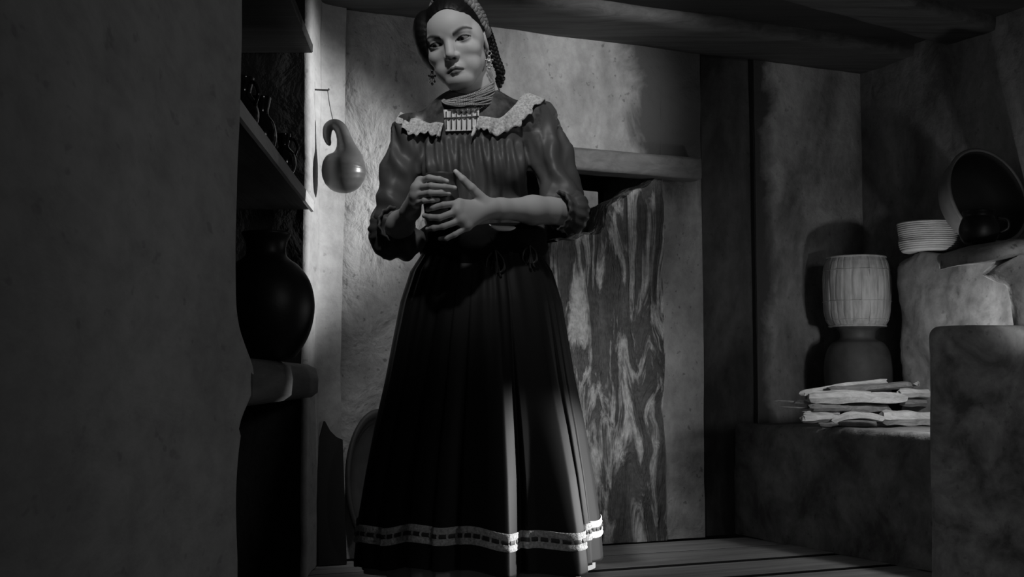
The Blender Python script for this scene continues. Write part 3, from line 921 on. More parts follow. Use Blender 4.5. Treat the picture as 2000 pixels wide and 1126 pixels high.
stick([(1513, 782), (1620, 788)], .03, 3.5, 'bark', "long thin twig poking out left of the firewood pile, upper of two", 15, 5)
stick([(1526, 794), (1620, 799)], .0, 3, 'bark', "thin twig poking out left of the firewood pile, lower of two", 16, 5)
stick([(1640, 826), (1800, 828)], -.02, 14, 'bark', "dark barked stick at the very bottom of the firewood pile", 17)
stick([(1600, 828), (1700, 830)], .02, 12, 'bark', "dark stick on the bench behind the crooked bright one", 18)
#PERSON
# ================================================================== THE WOMAN
PY = 3.60
woman = empty("person", (-0.10, PY, 0.0))
tag(woman, "woman in dark satin blouse and long dark skirt holding a cup with both hands", "person")
SKIN = 0.40
skinV, skinQ, skinT = [], [], []
def add_skin(V, Q, tone):
    off = sum(len(v) for v in skinV)
    skinV.append(V); skinQ.append(Q + off); skinT.append(np.clip(tone, 0, 1))

# ---------- head (local: x to the picture's right, -y towards the face, z up; millimetres)
HS = 0.00108
Rh = np.array(Matrix.Rotation(math.radians(-11.5), 3, 'Y') @ Matrix.Rotation(math.radians(-15), 3, 'Z') @ Matrix.Rotation(math.radians(10), 3, 'X'))
HO = W(875.5, 81, 3.475) - Rh @ (np.array([0, -84.0, 0]) * HS)
def HW(p): return (np.asarray(p, float) * HS) @ Rh.T + HO
EX = 37.0
hp = [
    ell((0, 12, 38), (73, 93, 80)),
    ell((0, -20, -22), (63, 58, 84), 14),
    ell((0, -20, 30), (66, 66, 62), 12),
    cap((-45, -14, -58), (-12, -58, -97), 17, 17, 18), cap((42, -14, -58), (12, -58, -97), 16, 17, 18),
    ell((-41, -50, -30), (22, 22, 19), 14), ell((41, -50, -30), (22, 22, 19), 14),
    ell((-30, -50, -64), (24, 23, 28), 14), ell((30, -50, -64), (24, 23, 28), 14),
    cap((-46, -62, 17), (-14, -74, 15), 8, 9, 12), cap((46, -62, 17), (14, -74, 15), 8, 9, 12),
    ell((0, -68, -70), (26, 18, 21), 10),
    ell((0, -71, -98), (16, 13, 13), 12),
    ell((-60, -30, 2), (16, 24, 26), 14), ell((60, -30, 2), (13, 24, 26), 14),
    # orbits
    ell((-EX, -93, -1), (20, 17, 14), 9, 's'), ell((EX, -93, -1), (20, 17, 14), 9, 's'),
    # nose
    cap((0, -78, 8), (0, -94, -30), 6.5, 8.0, 9),
    ell((0, -97, -35), (9.5, 9, 8), 5), ell((-11.5, -87, -39), (7.0, 8.5, 6.5), 5), ell((11.5, -87, -39), (7.0, 8.5, 6.5), 5),
    ell((-6, -92, -45), (3.8, 5.5, 3), 1.5, 's'), ell((6, -92, -45), (3.8, 5.5, 3), 1.5, 's'),
    # lips
    cap((-22, -77, -78), (-6, -88, -68.5), 2.6, 4.6, 3), cap((22, -77, -78), (6, -88, -68.5), 2.6, 4.6, 3), cap((-6, -88, -68.5), (6, -88, -68.5), 4.4, 4.4, 2),
    cap((-18, -78, -79), (-5, -87, -79.5), 2.8, 5.6, 3), cap((18, -78, -79), (5, -87, -79.5), 2.8, 5.6, 3), cap((-5, -87, -79.5), (5, -87, -79.5), 5.6, 5.6, 2),
    cap((-24, -81, -79), (0, -95, -73.5), 1.0, 1.3, 2.2, 's'), cap((24, -81, -79), (0, -95, -73.5), 1.0, 1.3, 2.2, 's'),
    cap((0, -92, -52), (0, -93, -62), 1.5, 2.2, 4, 's'),
    # lids
    ell((-EX, -64.0, 0), (18.0, 16.8, 15.5), 3), ell((EX, -64.0, 0), (18.0, 16.8, 15.5), 3),
]
def slit(ex, s):
    def f(P):
        dx = (P[..., 0] - ex) * s                     # + = outer corner
        up = 5.6 * (1 - (dx / 17.0) ** 2); lo = -4.4 * (1 - (dx / 17.0) ** 2)
        z = P[..., 2] - 0.10 * dx + 0.8
        dd = np.maximum(z - up, lo - z)
        return np.maximum(np.maximum(dd, P[..., 1] + 66.0), -90.0 - P[..., 1]) 
    return f
hp += [fnp(slit(-EX, -1), (-EX - 19, -90, -9), (-EX + 19, -60, 9), 0.8, 's'), fnp(slit(EX, 1), (EX - 19, -90, -9), (EX + 19, -60, 9), 0.8, 's')]
# ears
for s in (-1, 1):
    Re = np.array(Matrix.Rotation(s * 0.35, 3, 'Z'))
    hp += [ell((s * 74, 6, -14), (6, 17, 30), 3, 'u', Re), ell((s * 70, 12, -38), (6, 9, 10), 4), ell((s * 81, 3, -10), (5, 9, 16), 2, 's', Re)]
# neck
hp += [cap((2, 22, -60), (12, 32, -190), 50, 54, 16), cap((-38, 10, -60), (-8, -22, -175), 9, 9, 14), cap((38, 10, -60), (16, -22, -175), 9, 9, 14)]
V, Q = sdf_mesh(hp, 1.6, (-100, -112, -200), (100, 116, 126))
V = smooth_mesh(V, Q, 1, 0.4)
def near(c, rr): return np.exp(-((((V - np.array(c)) / np.array(rr)) ** 2).sum(1)) ** 2)
keep = np.clip(near((-EX, -70, 0), (24, 40, 15)) + near((EX, -70, 0), (24, 40, 15)) + near((0, -90, -28), (22, 40, 30)) + near((0, -85, -74), (30, 30, 16)) + near((-76, 5, -18), (16, 30, 40)) + near((76, 5, -18), (16, 30, 40)), 0, 1)
for _ in range(14): V = V + (1 - keep)[:, None] * (smooth_mesh(V, Q, 1, 0.6) - V)
# skin tones of the face: brows, lashes, lips, plus painted lid and nostril shade
x, y, z = V.T
tone = np.full(len(V), SKIN)
front = y < -40
for s in (-1, 1):
    dx = (x - s * EX) * s
    bz = np.interp(dx, [-24, -18, -10, 0, 8, 16, 27], [12, 13.5, 17.5, 22, 24, 23, 18])
    wdt = np.interp(dx, [-23, -19, -8, 8, 24, 28], [0.2, 6.2, 6.6, 5.2, 3.0, 0.8])
    br = np.clip(1.3 - np.abs(z - bz) / np.maximum(wdt, .1), 0, 1) * (dx > -21) * (dx < 27) * front
    tone = tone * (1 - 0.88 * br)
    zz = z - 0.10 * dx + 0.8
    up = 5.6 * (1 - (dx / 17.0) ** 2); lo = -4.4 * (1 - (dx / 17.0) ** 2)
    lash = np.clip(1.6 - np.abs(zz - up - 0.9) / 1.9, 0, 1) * (np.abs(dx) < 20) * front * (y < -60)
    tone = tone * (1 - 0.93 * lash)
    ll = np.clip(1.3 - np.abs(zz - lo + 0.5) / 1.3, 0, 1) * (np.abs(dx) < 17) * front * (y < -60)
    tone = tone * (1 - 0.7 * ll)
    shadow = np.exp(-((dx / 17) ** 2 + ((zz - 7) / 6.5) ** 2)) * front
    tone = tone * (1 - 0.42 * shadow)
    nos = np.exp(-(((x - s * 6) / 3.6) ** 2 + ((z + 45) / 3.0) ** 2)) * (y < -78)
    tone = tone * (1 - 0.8 * np.clip(nos * 1.3, 0, 1))
lipu = -66.0 - 9.0 * np.clip((np.abs(x) - 5) / 18, 0, 1) - 1.4 * np.exp(-(x / 3.0) ** 2) + 2.6 * 0
lipd = -85.5 + 7.5 * (np.abs(x) / 24) ** 2
lip = np.clip((lipu - z + 2.5) / 1.5, 0, 1) * np.clip((z - lipd) / 1.5, 0, 1) * (np.abs(x) < 22.5) * (y < -70)
tone = tone * (1 - 0.68 * lip)
seam = np.clip(1.4 - np.abs(z + 73.6 + 4.6 * (x / 22) ** 2) / 1.4, 0, 1) * (np.abs(x) < 22) * (y < -70)
tone = tone * (1 - 0.7 * seam)
add_skin(HW(V), Q, tone)

# eyes
for s in (-1, 1):
    ec = np.array([s * EX, -64.0, 0.0])
    Vb_, Fb_ = ball((0, 0, 0), 15.2, 32, 24)
    Ve = Vb_[:, [0, 2, 1]] * np.array([1, -1, 1])
    gz = np.array([-0.26, -1, -0.13]); gz /= np.linalg.norm(gz)
    q = np.array(Vector((0, -1, 0)).rotation_difference(Vector(gz)).to_matrix())
    dv = (Ve / 15.2) @ gz
    eo = put("eye", HW(Ve + ec), Fb_, None, woman)
    at = eo.data.color_attributes.new("tone", 'FLOAT_COLOR', 'POINT')
    tcol = np.where(dv > 0.89, 0.012, 0.17); tcol = np.where(dv > 0.975, 0.004, tcol)
    at.data.foreach_set("color", np.column_stack([tcol, tcol, tcol, np.ones(len(tcol))]).ravel().astype(np.float32))
    if 'eye' not in M:
        m, t, b = nt("eye"); a_ = t.nodes.new("ShaderNodeAttribute"); a_.attribute_name = "tone"
        t.links.new(a_.outputs['Color'], b.inputs['Base Color']); b.inputs['Roughness'].default_value = 0.08
        M['eye'] = m
    eo.data.materials.append(M['eye'])

# ---------- hair, combed flat from a centre parting
hairp = [
    ell((0, 14, 38), (82, 98, 87)),
    ell((-60, 8, 22), (29, 60, 62), 30), ell((58, 26, 14), (20, 48, 44), 16),
    ell((0, 78, -20), (52, 40, 50), 20),
    ell((2, -82, -32), (67, 80, 116), 6, 's'),
    cap((-100, 10, -34), (40, 6, -24), 22, 30, 6, 's'), cap((56, -2, -22), (100, 0, -20), 25, 28, 8, 's'),
    cap((0, -110, 118), (0, 20, 126), 3.0, 3.0, 7, 's'),
]
V, Q = sdf_mesh(hairp, 2.0, (-105, -105, -90), (105, 130, 130))
V = smooth_mesh(V, Q, 5, 0.5)
N = mesh_normals(V, Q)
ang = np.arctan2(V[:, 0], V[:, 2] - 20)
V = V + N * (0.25 * np.sin(V[:, 1] * 0.02 + np.abs(ang) * 30 + 2 * np.sin(V[:, 1] * .04)))[:, None]
hair = put("hair", HW(V), Q, 'hair', woman)

def braid(path, rad, amp, turns, seg=8, n=160):
    P = smoothpath(path, n)
    tg = np.gradient(P, axis=0); tg /= np.linalg.norm(tg, axis=1)[:, None]
    up = np.array([0.2, -0.8, 0.5]); a = np.cross(tg, up); a /= np.linalg.norm(a, axis=1)[:, None]; b = np.cross(tg, a)
    mb = MB(); t = np.linspace(0, 1, n)
    for k in range(3):
        ph = 2 * math.pi * k / 3
        C = P + a * (amp * np.sin(turns * 2 * math.pi * t + ph))[:, None] + b * (0.55 * amp * np.sin(2 * (turns * 2 * math.pi * t + ph)))[:, None]
        mb.add(*tube(C, rad * (1 - 0.25 * t), seg))
    return mb
# ribboned braid over the crown
mbr = braid([HW(p) for p in ((78, 30, 6), (80, 4, 30), (74, -10, 68), (52, -16, 108), (18, -6, 130), (-20, 26, 134), (-54, 62, 106), (-68, 84, 60))], 0.0095, 0.0095, 10)
mbr.build("ribbon_braid", 'ribbon', woman)
mbr = braid([HW(p) for p in ((74, 40, 26), (78, 44, -10), (80, 46, -60), (82, 50, -110))] + [W(962, 190, 3.72), W(955, 260, 3.77)], 0.0082, 0.0082, 8)
mbr.build("dark_braid", 'hair', woman)

# earrings
def earring(base, name):
    mb = MB(); p0 = HW(base)
    dn = np.array([0, 0, -1.0])
    mb.add(*tube([p0 + np.array([0.006 * math.cos(a), -0.002, 0.006 * math.sin(a) - .006]) for a in np.linspace(0, 2 * math.pi, 16, endpoint=False)], .0011, 6, False, True))
    for (dx, dz, r) in ((0, -.016, .0048), (-.009, -.026, .0036), (.009, -.026, .0036), (0, -.030, .0058), (-.007, -.042, .0034), (.007, -.042, .0034), (0, -.049, .0046)):
        mb.add(*ball(p0 + np.array([dx, -.004, dz]), r, 10, 8))
    for dx in (-.008, 0, .008): mb.add(*tube([p0 + np.array([dx * .3, -.003, -.012]), p0 + np.array([dx, -.004, -.046])], .0009, 5))
    return mb.build(name, 'gold', woman)
earring((80, -4, -44), "earring"); earring((-78, -10, -46), "earring")

# ---------- blouse: body volumes
def S(px, py, Y, r, k=0.0): return ell(W(px, py, Y), (r, r, r), k)
bl = [
    ell(W(925, 290, 3.63), (0.165, 0.105, 0.150)),
    cap(W(812, 262, 3.63), W(1040, 236, 3.63), 0.056, 0.058, 0.05),
    cap(W(900, 228, 3.62), W(938, 222, 3.62), 0.075, 0.075, 0.06),
    ell(W(868, 335, 3.545), (0.068, 0.060, 0.066), 0.05), ell(W(985, 330, 3.545), (0.068, 0.060, 0.066), 0.05),
    ell(W(938, 425, 3.61), (0.150, 0.108, 0.13), 0.05),
    # sleeve, picture right
    cap(W(1044, 240, 3.62), W(1078, 310, 3.60), 0.058, 0.056, 0.03),
    cap(W(1078, 310, 3.60), W(1096, 385, 3.56), 0.056, 0.062, 0.03),
    ell(W(1097, 405, 3.545), (0.062, 0.062, 0.052), 0.03),
    # sleeve, picture left
    cap(W(806, 268, 3.62), W(782, 340, 3.60), 0.058, 0.055, 0.03),
    cap(W(782, 340, 3.60), W(762, 425, 3.57), 0.055, 0.054, 0.03),
    ell(W(768, 462, 3.56), (0.066, 0.062, 0.060), 0.03), ell(W(792, 472, 3.545), (0.050, 0.05, 0.048), 0.03),
]
bh_ = 0.0045
V, Q = sdf_mesh(bl, bh_)
V = smooth_mesh(V, Q, 2, 0.5)
N = mesh_normals(V, Q)
# folds: gathers hanging from the yoke, long creases down the sleeves
xw, yw, zw = V.T
yoke_z = W(930, 262, 3.5)[2]
dn = np.clip((yoke_z - zw) / 0.16, 0, 1)
onb = np.exp(-(np.clip(np.abs(xw + 0.105) - 0.13, 0, 1) / 0.03) ** 2)
gath = np.sin(xw * 2 * math.pi / 0.026 + 2.4 * np.sin(zw * 16) + 3 * fbm(np.column_stack([xw * 6, yw * 3, zw * 4]), 81, 2))
gam = 0.0085 * onb * np.where(zw < yoke_z, np.exp(-dn * 1.6) * np.clip((yoke_z - zw) / 0.02, 0, 1), 0)
big = np.sin(xw * 2 * math.pi / 0.062 + 8 * fbm(np.column_stack([xw * 5, yw * 3, zw * 3]), 82, 2)) * 0.0085 * onb * np.where(zw < yoke_z, np.clip(dn * 1.5, 0, 1), 0)
slv = 1 - onb
th = np.arctan2(yw - 3.60, np.where(xw > 0, xw - 0.13, xw + 0.33))
crease = np.sin(th * 5 + zw * 34 + 8 * fbm(np.column_stack([xw * 7, yw * 7, zw * 7]), 83, 2)) * 0.0055 * slv
crease += np.sin(zw * 120 + th * 3 + 9 * fbm(np.column_stack([xw * 9, yw * 9, zw * 6]), 84, 2)) * 0.0045 * slv * np.exp(-((zw - 1.06) / 0.075) ** 2)
rdg = 1 - np.abs(4 * fbm(np.column_stack([xw * 13, yw * 9, zw * 5 + xw * 4]), 87, 3))
rdg2 = 1 - np.abs(4 * fbm(np.column_stack([xw * 22, yw * 18, zw * 13]), 88, 2))
V = V + N * (gam * gath + big + crease + 0.0075 * (rdg - .6) * slv + 0.0035 * (rdg2 - .6) * slv + 0.003 * (rdg2 - .6) * onb * (zw < yoke_z))[:, None]
# yoke faces (print) vs satin
blouse = put("blouse", V, Q, 'satin', woman)
blouse.data.materials.append(M['yoke'])
fc = V[Q].mean(1)
up = (fc[:, 2] > 1.292) & (np.abs(fc[:, 0] + 0.105) < 0.19)
blouse.data.polygons.foreach_set("material_index", up.astype(np.int32))

def on_blouse(px, py, off=0.006):
    d = raydir(px, py); p = march(bl, CAM, d, 2.9)
    if p is None: p = W(px, py, 3.62)
    return p - d * off
def from_back(x, z, off=0.006):
    p = march(bl, np.array([x, 4.4, z]), np.array([0, -1.0, 0]), 0, 1.2)
    if p is None: p = np.array([x, 3.66, z])
    return p + np.array([0, off, 0])
# lace ruffle round the shoulders
fl_in = [(866, 240), (852, 238), (838, 240), (822, 233), (806, 226), (792, 222), (782, 219)]
fl_out = [(859, 268), (845, 263), (830, 258), (814, 264), (800, 260), (786, 248), (774, 238)]
fr_in = [(1030, 180), (1018, 187), (1009, 200), (996, 214), (976, 230), (955, 228), (933, 226)]
fr_out = [(1062, 196), (1043, 210), (1030, 226), (1008, 248), (969, 263), (947, 252), (930, 252)]
def pair_front(a, b):
    pi = on_blouse(*a, 0.006); po = on_blouse(*b, 0.016); return pi, po
prs = [pair_front(a, b) for a, b in zip(fl_in, fl_out)]
xl = prs[-1][0][0]; xr = W(1030, 180, 3.62)[0]
zl = prs[-1][0][2]; zr = W(1030, 180, 3.62)[2]
for s in np.linspace(0, 1, 9):
    x_ = xl + .01 + (xr - xl - .02) * s; z_ = zl + (zr - zl) * s
    prs.append((from_back(x_, z_ - 0.015, .006), from_back(x_ + (s - .5) * .07, z_ - 0.065, .014)))
prs += [pair_front(a, b) for a, b in zip(fr_in, fr_out)]
nI = 220
Pi = smoothpath([p[0] for p in prs], nI); Po = smoothpath([p[1] for p in prs], nI)
rows = []
ctr = np.array([-0.105, 3.62, 0])
for j, s in enumerate(np.linspace(0, 1, 9)):
    P = Pi + (Po - Pi) * s
    o_ = P - ctr; o_[:, 2] = 0; o_ /= np.linalg.norm(o_, axis=1)[:, None]
    wv = np.sin(np.arange(nI) * 0.55 + 1.3 * np.sin(np.arange(nI) * 0.13)) * 0.0065 * s
    rows.append(P + o_ * wv[:, None] + EZ * (0.004 * s * np.sin(np.arange(nI) * 1.1))[:, None])
V = np.stack(rows, 1).reshape(-1, 3)
rf = put("lace_ruffle", V, gridf(nI, 9), 'lace', woman)
md = rf.modifiers.new("thick", 'SOLIDIFY'); md.thickness = 0.0022
# pleated white bib
n1, n2 = 60, 16; V = []
cx = [W(866, 0, 3.5)[0]]
for i in range(n1):
    s = i / (n1 - 1)
    for j in range(n2):
        t = j / (n2 - 1)
        px = 866 + 70 * s + (4 - 4 * s) * t; py = 214 - 4 * s + (42 + 2 * s) * t
        V.append(on_blouse(px, py, 0.007 + 0.0022 * math.sin(s * 2 * math.pi * 6.5)))
bib = put("pleated_bib", V, gridf(n1, n2), 'bib', woman)
for i in range(7):
    pts = [on_blouse(866 + 70 * (i + .4) / 7 + 1.5, py, 0.0085) for py in np.linspace(218, 252, 6)]
    V, F = tube(pts, .0022, 6); put("bib_ribbon", V, F, 'yoke', bib)
pts = [on_blouse(px, 231 - 4 * (px - 866) / 70, .0095) for px in np.linspace(867, 935, 10)]
V, F = tube(pts, .0022, 6); put("bib_ribbon", V, F, 'yoke', bib)
V, F = tube(smoothpath([on_blouse(926, 246, .012), on_blouse(926, 256, .012), on_blouse(921, 267, .012)], 8), [.0045, .0045, .005, .005, .005, .005, .004, .003], 8); put("bib_tie", V, F, 'bib', bib)

# choker of many bead strands
for k in range(8):
    c = W(916, 177 + 2.7 * k, 3.575); e1 = np.array([0.069 + 0.0008 * k, 0, 0.023 - .0033 * k]); e2 = np.array([-0.010, -0.066 - .001 * k, -0.030])
    mb = MB(); nb = 96
    for i in range(nb):
        a = 2 * math.pi * i / nb
        p = c + e1 * math.cos(a) + e2 * math.sin(a) + EZ * (0.0014 * math.sin(a * 4 + k * 2.1))
        mb.add(*ball(p, (.0031, .0031, .0027), 6, 4))
    mb.build("bead_strand", 'bead', woman)

# ---------- arms and hands
def chain(pts, rads, k):
    out = []
    for i in range(len(pts) - 1): out.append(cap(pts[i], pts[i + 1], rads[i], rads[i + 1], k if i == 0 else 0.004))
    return out
nails = []
def hand(prims, mcps, fingers, frad, wrist, thumb, palm_r=0.0125):
    for m in mcps:
        prims.append(cap(wrist, m, 0.017, palm_r, 0.018))
    for i in range(len(mcps) - 1): prims.append(cap(mcps[i], mcps[i + 1], palm_r, palm_r, 0.008))
    for f, r in zip(fingers, frad):
        rr = [r * 1.12, r * 1.02, r * 0.98, r * 0.80][-len(f):] if len(f) <= 4 else [r] * len(f)
        prims += chain(f, rr, 0.006)
        nails.append(f[-1])
    prims += chain(thumb, [.0155, .012, .0098, .0068][-len(thumb):], 0.012)
    nails.append(thumb[-1])
# picture right arm (her left)
wl = W(958, 407, 3.375)
el = W(1105, 412, 3.535)
armL = [cap(el, (el * .55 + wl * .45), 0.041, 0.037, 0.02), cap(el * .55 + wl * .45, wl + (el - wl) * .12, 0.037, 0.026, 0.02), cap(wl + (el - wl) * .12, wl, 0.026, 0.024, 0.02), cap(el, W(1085, 330, 3.60), .041, .045, .02)]
Lm = [W(897, 397, 3.338), W(893, 412, 3.328), W(901, 428, 3.330), W(912, 441, 3.338)]
Lf = [
    [W(893, 397, 3.336), W(866, 400, 3.314), W(846, 405, 3.320), W(835, 409, 3.335)],
    [W(889, 414, 3.328), W(858, 425, 3.308), W(840, 424, 3.316), W(829, 421, 3.332)],
    [W(897, 431, 3.330), W(866, 442, 3.312), W(847, 445, 3.318), W(835, 447, 3.332)],
    [W(908, 446, 3.338), W(888, 458, 3.322), W(872, 465, 3.326), W(859, 466, 3.336)],
]
Lt = [W(944, 391, 3.362), W(921, 367, 3.345), W(904, 350, 3.338), W(890, 335, 3.342)]
hand(armL, Lm, Lf, [.0082, .0085, .0080, .0070], wl, Lt)
V, Q = sdf_mesh(armL, 0.0019)
V = smooth_mesh(V, Q, 1, 0.4)
def handtone(V):
    t = np.full(len(V), SKIN)
    for p in nails:
        d = np.linalg.norm(V - (p + np.array([0, -0.004, 0.001])), axis=1)
        t = t * (1 + 0.55 * np.clip(1.4 - d / 0.006, 0, 1))
    return t
add_skin(V, Q, handtone(V))
# picture left arm (her right)
nails = []
wr = W(802, 412, 3.405)
er = W(764, 462, 3.58)
armR = [cap(er, er * .5 + wr * .5, 0.040, 0.035, 0.02), cap(er * .5 + wr * .5, wr, 0.035, 0.024, 0.02), cap(er, W(782, 340, 3.60), .041, .045, .02)]
Rm = [W(821, 354, 3.350), W(813, 367, 3.338), W(811, 382, 3.340), W(811, 398, 3.352)]
Rf = [
    [W(824, 352, 3.346), W(838, 347, 3.322), W(858, 350, 3.318), W(873, 354, 3.326)],
    [W(816, 366, 3.338), W(842, 363, 3.306), W(868, 365, 3.306), W(888, 367, 3.318)],
    [W(814, 381, 3.338), W(840, 377, 3.306), W(862, 377, 3.306), W(877, 378, 3.316)],
    [W(814, 397, 3.346), W(828, 392, 3.318), W(844, 391, 3.312), W(856, 390, 3.318)],
]
Rt = [W(812, 392, 3.40), W(826, 362, 3.412), W(845, 348, 3.415), W(861, 343, 3.405)]
hand(armR, Rm, Rf, [.0082, .0085, .0080, .0068], wr, Rt)
V, Q = sdf_mesh(armR, 0.0019)
V = smooth_mesh(V, Q, 1, 0.4)
add_skin(V, Q, handtone(V))
# torso and legs under the clothes
to = [cap(W(915, 225, 3.63), W(936, 440, 3.63), .085, .09, .05), cap(W(830, 275, 3.64), W(1020, 250, 3.64), .045, .045, .05), ell((-0.09, 3.62, .90), (.125, .09, .12), .05),
      cap((-0.17, 3.62, .86), (-0.16, 3.60, .48), .075, .055, .04), cap((-0.16, 3.60, .48), (-0.15, 3.62, .09), .052, .036, .03),
      cap((-0.02, 3.62, .86), (0.0, 3.60, .48), .075, .055, .04), cap((0.0, 3.60, .48), (0.04, 3.60, .09), .052, .036, .03),
      cap((-0.15, 3.63, .06), (-0.17, 3.46, .035), .034, .028, .03), cap((0.04, 3.61, .06), (0.07, 3.44, .035), .034, .028, .03)]
V, Q = sdf_mesh(to, 0.009)
add_skin(V, Q, np.full(len(V), SKIN))
body = put("body", np.vstack(skinV), np.vstack(skinQ), 'skin', woman)
tn = np.concatenate(skinT)
at = body.data.color_attributes.new("tone", 'FLOAT_COLOR', 'POINT')
at.data.foreach_set("color", np.column_stack([tn, tn, tn, np.ones(len(tn))]).ravel().astype(np.float32))

# cuffs: gathered bands where the forearms leave the sleeves
def cuff(a, b, r, name):
    a = np.asarray(a); b = np.asarray(b); d = b - a; d /= np.linalg.norm(d)
    s = np.cross(d, EZ); s /= np.linalg.norm(s); u = np.cross(s, d)
    V = []; n = 72
    pr = [(0.0, 1.12), (.15, 1.3), (.35, 1.34), (.55, 1.12), (.65, 1.03), (.8, 1.12), (1.0, 1.18), (.98, 1.02), (.5, .98)]
    L = np.linalg.norm(b - a)
    for (t, f) in pr:
        for i in range(n):
            w_ = 2 * math.pi * i / n
            rr = r * f * (1 + (0.05 if t not in (.55, .65) else .02) * math.sin(w_ * 13 + t * 4))
            V.append(a + d * L * t + (s * math.cos(w_) + u * math.sin(w_)) * rr)
    F = [(i * n + j, i * n + (j + 1) % n, (i + 1) * n + (j + 1) % n, (i + 1) * n + j) for i in range(len(pr) - 1) for j in range(n)]
    return put(name, V, F, 'satin', woman)
cuff(W(1128, 416, 3.535), W(1088, 411, 3.49), 0.046, "cuff")
cuff(W(756, 455, 3.575), W(775, 437, 3.51), 0.046, "cuff")

# ---------- skirt
hz = np.array([.103, .211, .341, .47, .6, .715, .816, .902, .945, .97])
hr = np.array([.347, .338, .318, .295, .267, .246, .227, .200, .172, .162])
hd = np.array([.300, .292, .275, .25, .222, .20, .178, .152, .132, .125])
# fold valleys (picture px at the hem, depth, width); light catches the slopes beside the last ones
vals = [(-2.80, .020, .10), (-2.50, .016, .08), (-2.20, .018, .09), (-1.95, .012, .07), (-1.72, .016, .08), 
        (0.2, .02, .1), (0.55, .02, .1), (0.95, .02, .1), (1.35, .02, .1), (1.8, .02, .1), (2.2, .02, .1), (2.65, .02, .1), (3.0, .02, .1)]
_ft = np.linspace(-math.pi, math.pi, 2000, endpoint=False)
_fd = np.interp(_ft, [-1.75, -1.45, -1.28, -1.10, -1.085, -1.0, -0.72, -0.62, -0.50, -0.485, -0.42, -0.34, -0.325, -0.15, 0.1], [0, .020, .020, -.035, -.005, .0, .038, .032, -.025, .0, .012, -.015, .0, .005, 0])
_k = np.exp(-(np.linspace(-2, 2, 13)) ** 2); _fd = np.convolve(np.pad(_fd, 6, mode='wrap'), _k / _k.sum(), 'valid')
NT, NV = 900, 110
def skirt_r(th, z):
    rx = np.interp(z, hz, hr); ry = np.interp(z, hz, hd)
    low = np.clip((0.97 - z) / 0.85, 0, 1)
    dd = np.zeros_like(th)
    for (tv, dep, w) in vals:
        dth = (th - tv + math.pi) % (2 * math.pi) - math.pi
        sh = np.where(dth < 0, np.exp(-(dth / (w * 1.25)) ** 2), np.exp(-(dth / (w * .28)) ** 2))
        dd -= dep * sh * (low ** 1.3)
    dd += np.interp(th, _ft, _fd, period=2 * math.pi) * low ** 1.4
    dd += 0.0028 * np.sin(th * 26 + 3.5 * np.sin(th * 5) + 2 * np.sin(th * 2.0)) * np.clip(1 - (0.97 - z) / 0.42, 0, 1)
    dd += 0.008 * np.sin(th * 9 + 1.0) * low
    return rx, ry, dd
def skirt_pt(th, z, off=0.0):
    rx, ry, dd = skirt_r(th, z)
    cxz = np.interp(z, [.1, .97], [-0.10, -0.086])
    c, s = np.cos(th), np.sin(th)
    r = 1 / np.sqrt((c / rx) ** 2 + (s / ry) ** 2)
    sway = 0.018 * np.clip((0.35 - z) / 0.25, 0, 1) * np.sin(th * 2 + .6) * 0
    return np.stack([cxz + (r + dd + off) * c, PY + .01 + (r + dd + off) * s, z + 0 * th], -1)
ths = np.linspace(-math.pi, math.pi, NT, endpoint=False)
hem = 0.103 + 0.010 * np.sin(ths * 3 + 1) + 0.005 * np.sin(ths * 11)
tz = np.linspace(0, 1, NV)
V = np.stack([skirt_pt(ths, hem + (0.985 - hem) * t) for t in tz], 0).reshape(-1, 3)
F = [(i * NT + j, i * NT + (j + 1) % NT, (i + 1) * NT + (j + 1) % NT, (i + 1) * NT + j) for i in range(NV - 1) for j in range(NT)]
sk = put("skirt", V, F, 'skirt', woman)
md = sk.modifiers.new("thick", 'SOLIDIFY'); md.thickness = 0.003; md.offset = -1
# lace trim band with a dark threaded ribbon
b0 = 0.168; b1 = 0.214
rowsz = [(0, 0.0030), (.06, .0055), (.16, .0040), (.30, .0052), (.36, .0034), (.5, .0036), (.64, .0034), (.70, .0052), (.84, .0040), (.94, .0055), (1, .0030)]
V = np.stack([skirt_pt(ths, b0 + (b1 - b0) * t + hem - 0.103, o_) for (t, o_) in rowsz], 0).reshape(-1, 3)
F = [(i * NT + j, i * NT + (j + 1) % NT, (i + 1) * NT + (j + 1) % NT, (i + 1) * NT + j) for i in range(len(rowsz) - 1) for j in range(NT)]
trim = put("lace_trim", V, F, 'lace', woman)
mb = MB(); nd = 84
for i in range(nd):
    t0 = -math.pi + 2 * math.pi * i / nd; t1 = t0 + 2 * math.pi / nd * 0.72
    tt_ = np.linspace(t0, t1, 6); hh = np.interp(tt_, ths, hem) - .103
    v = np.stack([skirt_pt(tt_, b0 + .0175 + hh, .0048), skirt_pt(tt_, b0 + .023 + hh, .0066), skirt_pt(tt_, b0 + .0285 + hh, .0048)], 1).reshape(-1, 3)
    mb.add(v, gridf(6, 3))
tag(mb.build("threaded_ribbon", 'dash', trim), kind="stuff")
# petticoat hem below the skirt
zsP = np.linspace(0.080, 0.3, 8)
V = np.stack([skirt_pt(ths, np.full(NT, z_), -0.022) for z_ in zsP], 0).reshape(-1, 3)
F = [(i * NT + j, i * NT + (j + 1) % NT, (i + 1) * NT + (j + 1) % NT, (i + 1) * NT + j) for i in range(7) for j in range(NT)]
put("petticoat", V, F, 'petticoat', woman)
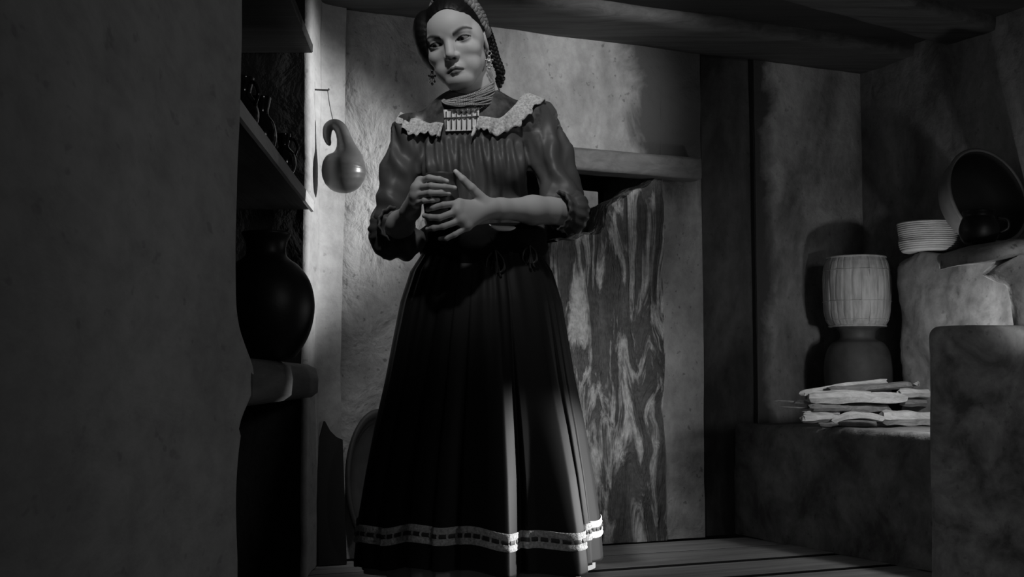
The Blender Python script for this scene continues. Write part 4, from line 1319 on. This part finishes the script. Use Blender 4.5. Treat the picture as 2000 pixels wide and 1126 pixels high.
# shoes
for (x0, x1) in ((-0.15, -0.175), (0.04, 0.075)):
    sp = [cap((x0, 3.63, .05), ((x0 + x1) / 2, 3.53, .038), .036, .036, .02), cap(((x0 + x1) / 2, 3.53, .038), (x1, 3.43, .026), .036, .026, .02),
          cap((x0, 3.66, .02), (x0, 3.66, .045), .022, .026, .01)]
    V, Q = sdf_mesh(sp, 0.005); V[:, 2] = np.maximum(V[:, 2], 0.0)
    put("shoe", V, Q, 'shoe', woman)

# ---------- sash with its tied cords
n = 160; V = []
sz = [(0, 0.0), (.1, .010), (.3, .017), (.5, .014), (.7, .018), (.9, .011), (1, 0.0)]
for (t, o_) in sz:
    for i in range(n):
        th_ = -math.pi + 2 * math.pi * i / n
        fr_ = math.exp(-((th_ + math.pi / 2 + .28) / .55) ** 2)
        zz = (0.945 - 0.040 * fr_) + t * (0.085 + 0.030 * fr_)
        rx = .168; ry = .128
        c, s = math.cos(th_), math.sin(th_); r = 1 / math.sqrt((c / rx) ** 2 + (s / ry) ** 2) + o_ + .012 * fr_ * (1 - t) + .003 * math.sin(th_ * 9 + t * 7)
        V.append((-0.084 + r * c, PY + .01 + r * s, zz))
F = [(i * n + j, i * n + (j + 1) % n, (i + 1) * n + (j + 1) % n, (i + 1) * n + j) for i in range(len(sz) - 1) for j in range(n)]
sash = put("sash", V, F, 'sash', woman)
for (qx, qy, sc) in ((967, 488, 1.0), (1034, 478, .8)):
    for (dx, dy, ph) in ((-1, 0, 0), (1, 2, 1), (0.2, 6, 2)):
        pts = [(qx, qy), (qx + dx * 14 * sc, qy + 14 * sc + dy), (qx + dx * 17 * sc, qy + 34 * sc + dy), (qx + dx * 7 * sc, qy + 44 * sc), (qx + dx * 3 * sc, qy + 22 * sc), (qx + dx * 11 * sc, qy + 52 * sc + dy)]
        Yc = 3.462 if qx < 1000 else 3.50
        V, F = tube(smoothpath([W(a, b, Yc - .004 * ph) for a, b in pts], 40), 0.0042 * sc, 8)
        put("sash_cord", V, F, 'cord', sash)

# corner of white shirt linen showing over the sash
tri = smoothpath([W(955, 439, 3.445), W(968, 441, 3.438), (W(990, 442, 3.442)), W(1004, 443, 3.452)], 16)
V = []
for i, q in enumerate(tri):
    h_ = 0.013 * math.sin(math.pi * min(1, (i + .3) / 15.5)) ** 0.6
    V += [q, q + np.array([0.002, -.003, -h_ * .5]), q + np.array([0.004, -.001, -h_])]
lin = put("shirt_linen", V, gridf(16, 3), 'bib', woman)
md = lin.modifiers.new("thick", 'SOLIDIFY'); md.thickness = 0.002

# ---------- the cup she holds
cu = W(862, 440, 3.372)
vessel("clay_cup", [(0, 0), (.032, 0), (.040, .012), (.0465, .045), (.0475, .07), (.043, .10), (.0395, .115), (.043, .134), (.040, .136), (.036, .118), (.04, .08), (.035, .02), (0, .012)], cu, 'clay_cup',
       "dark clay cup clasped in the woman's two hands", "cup", None, None)
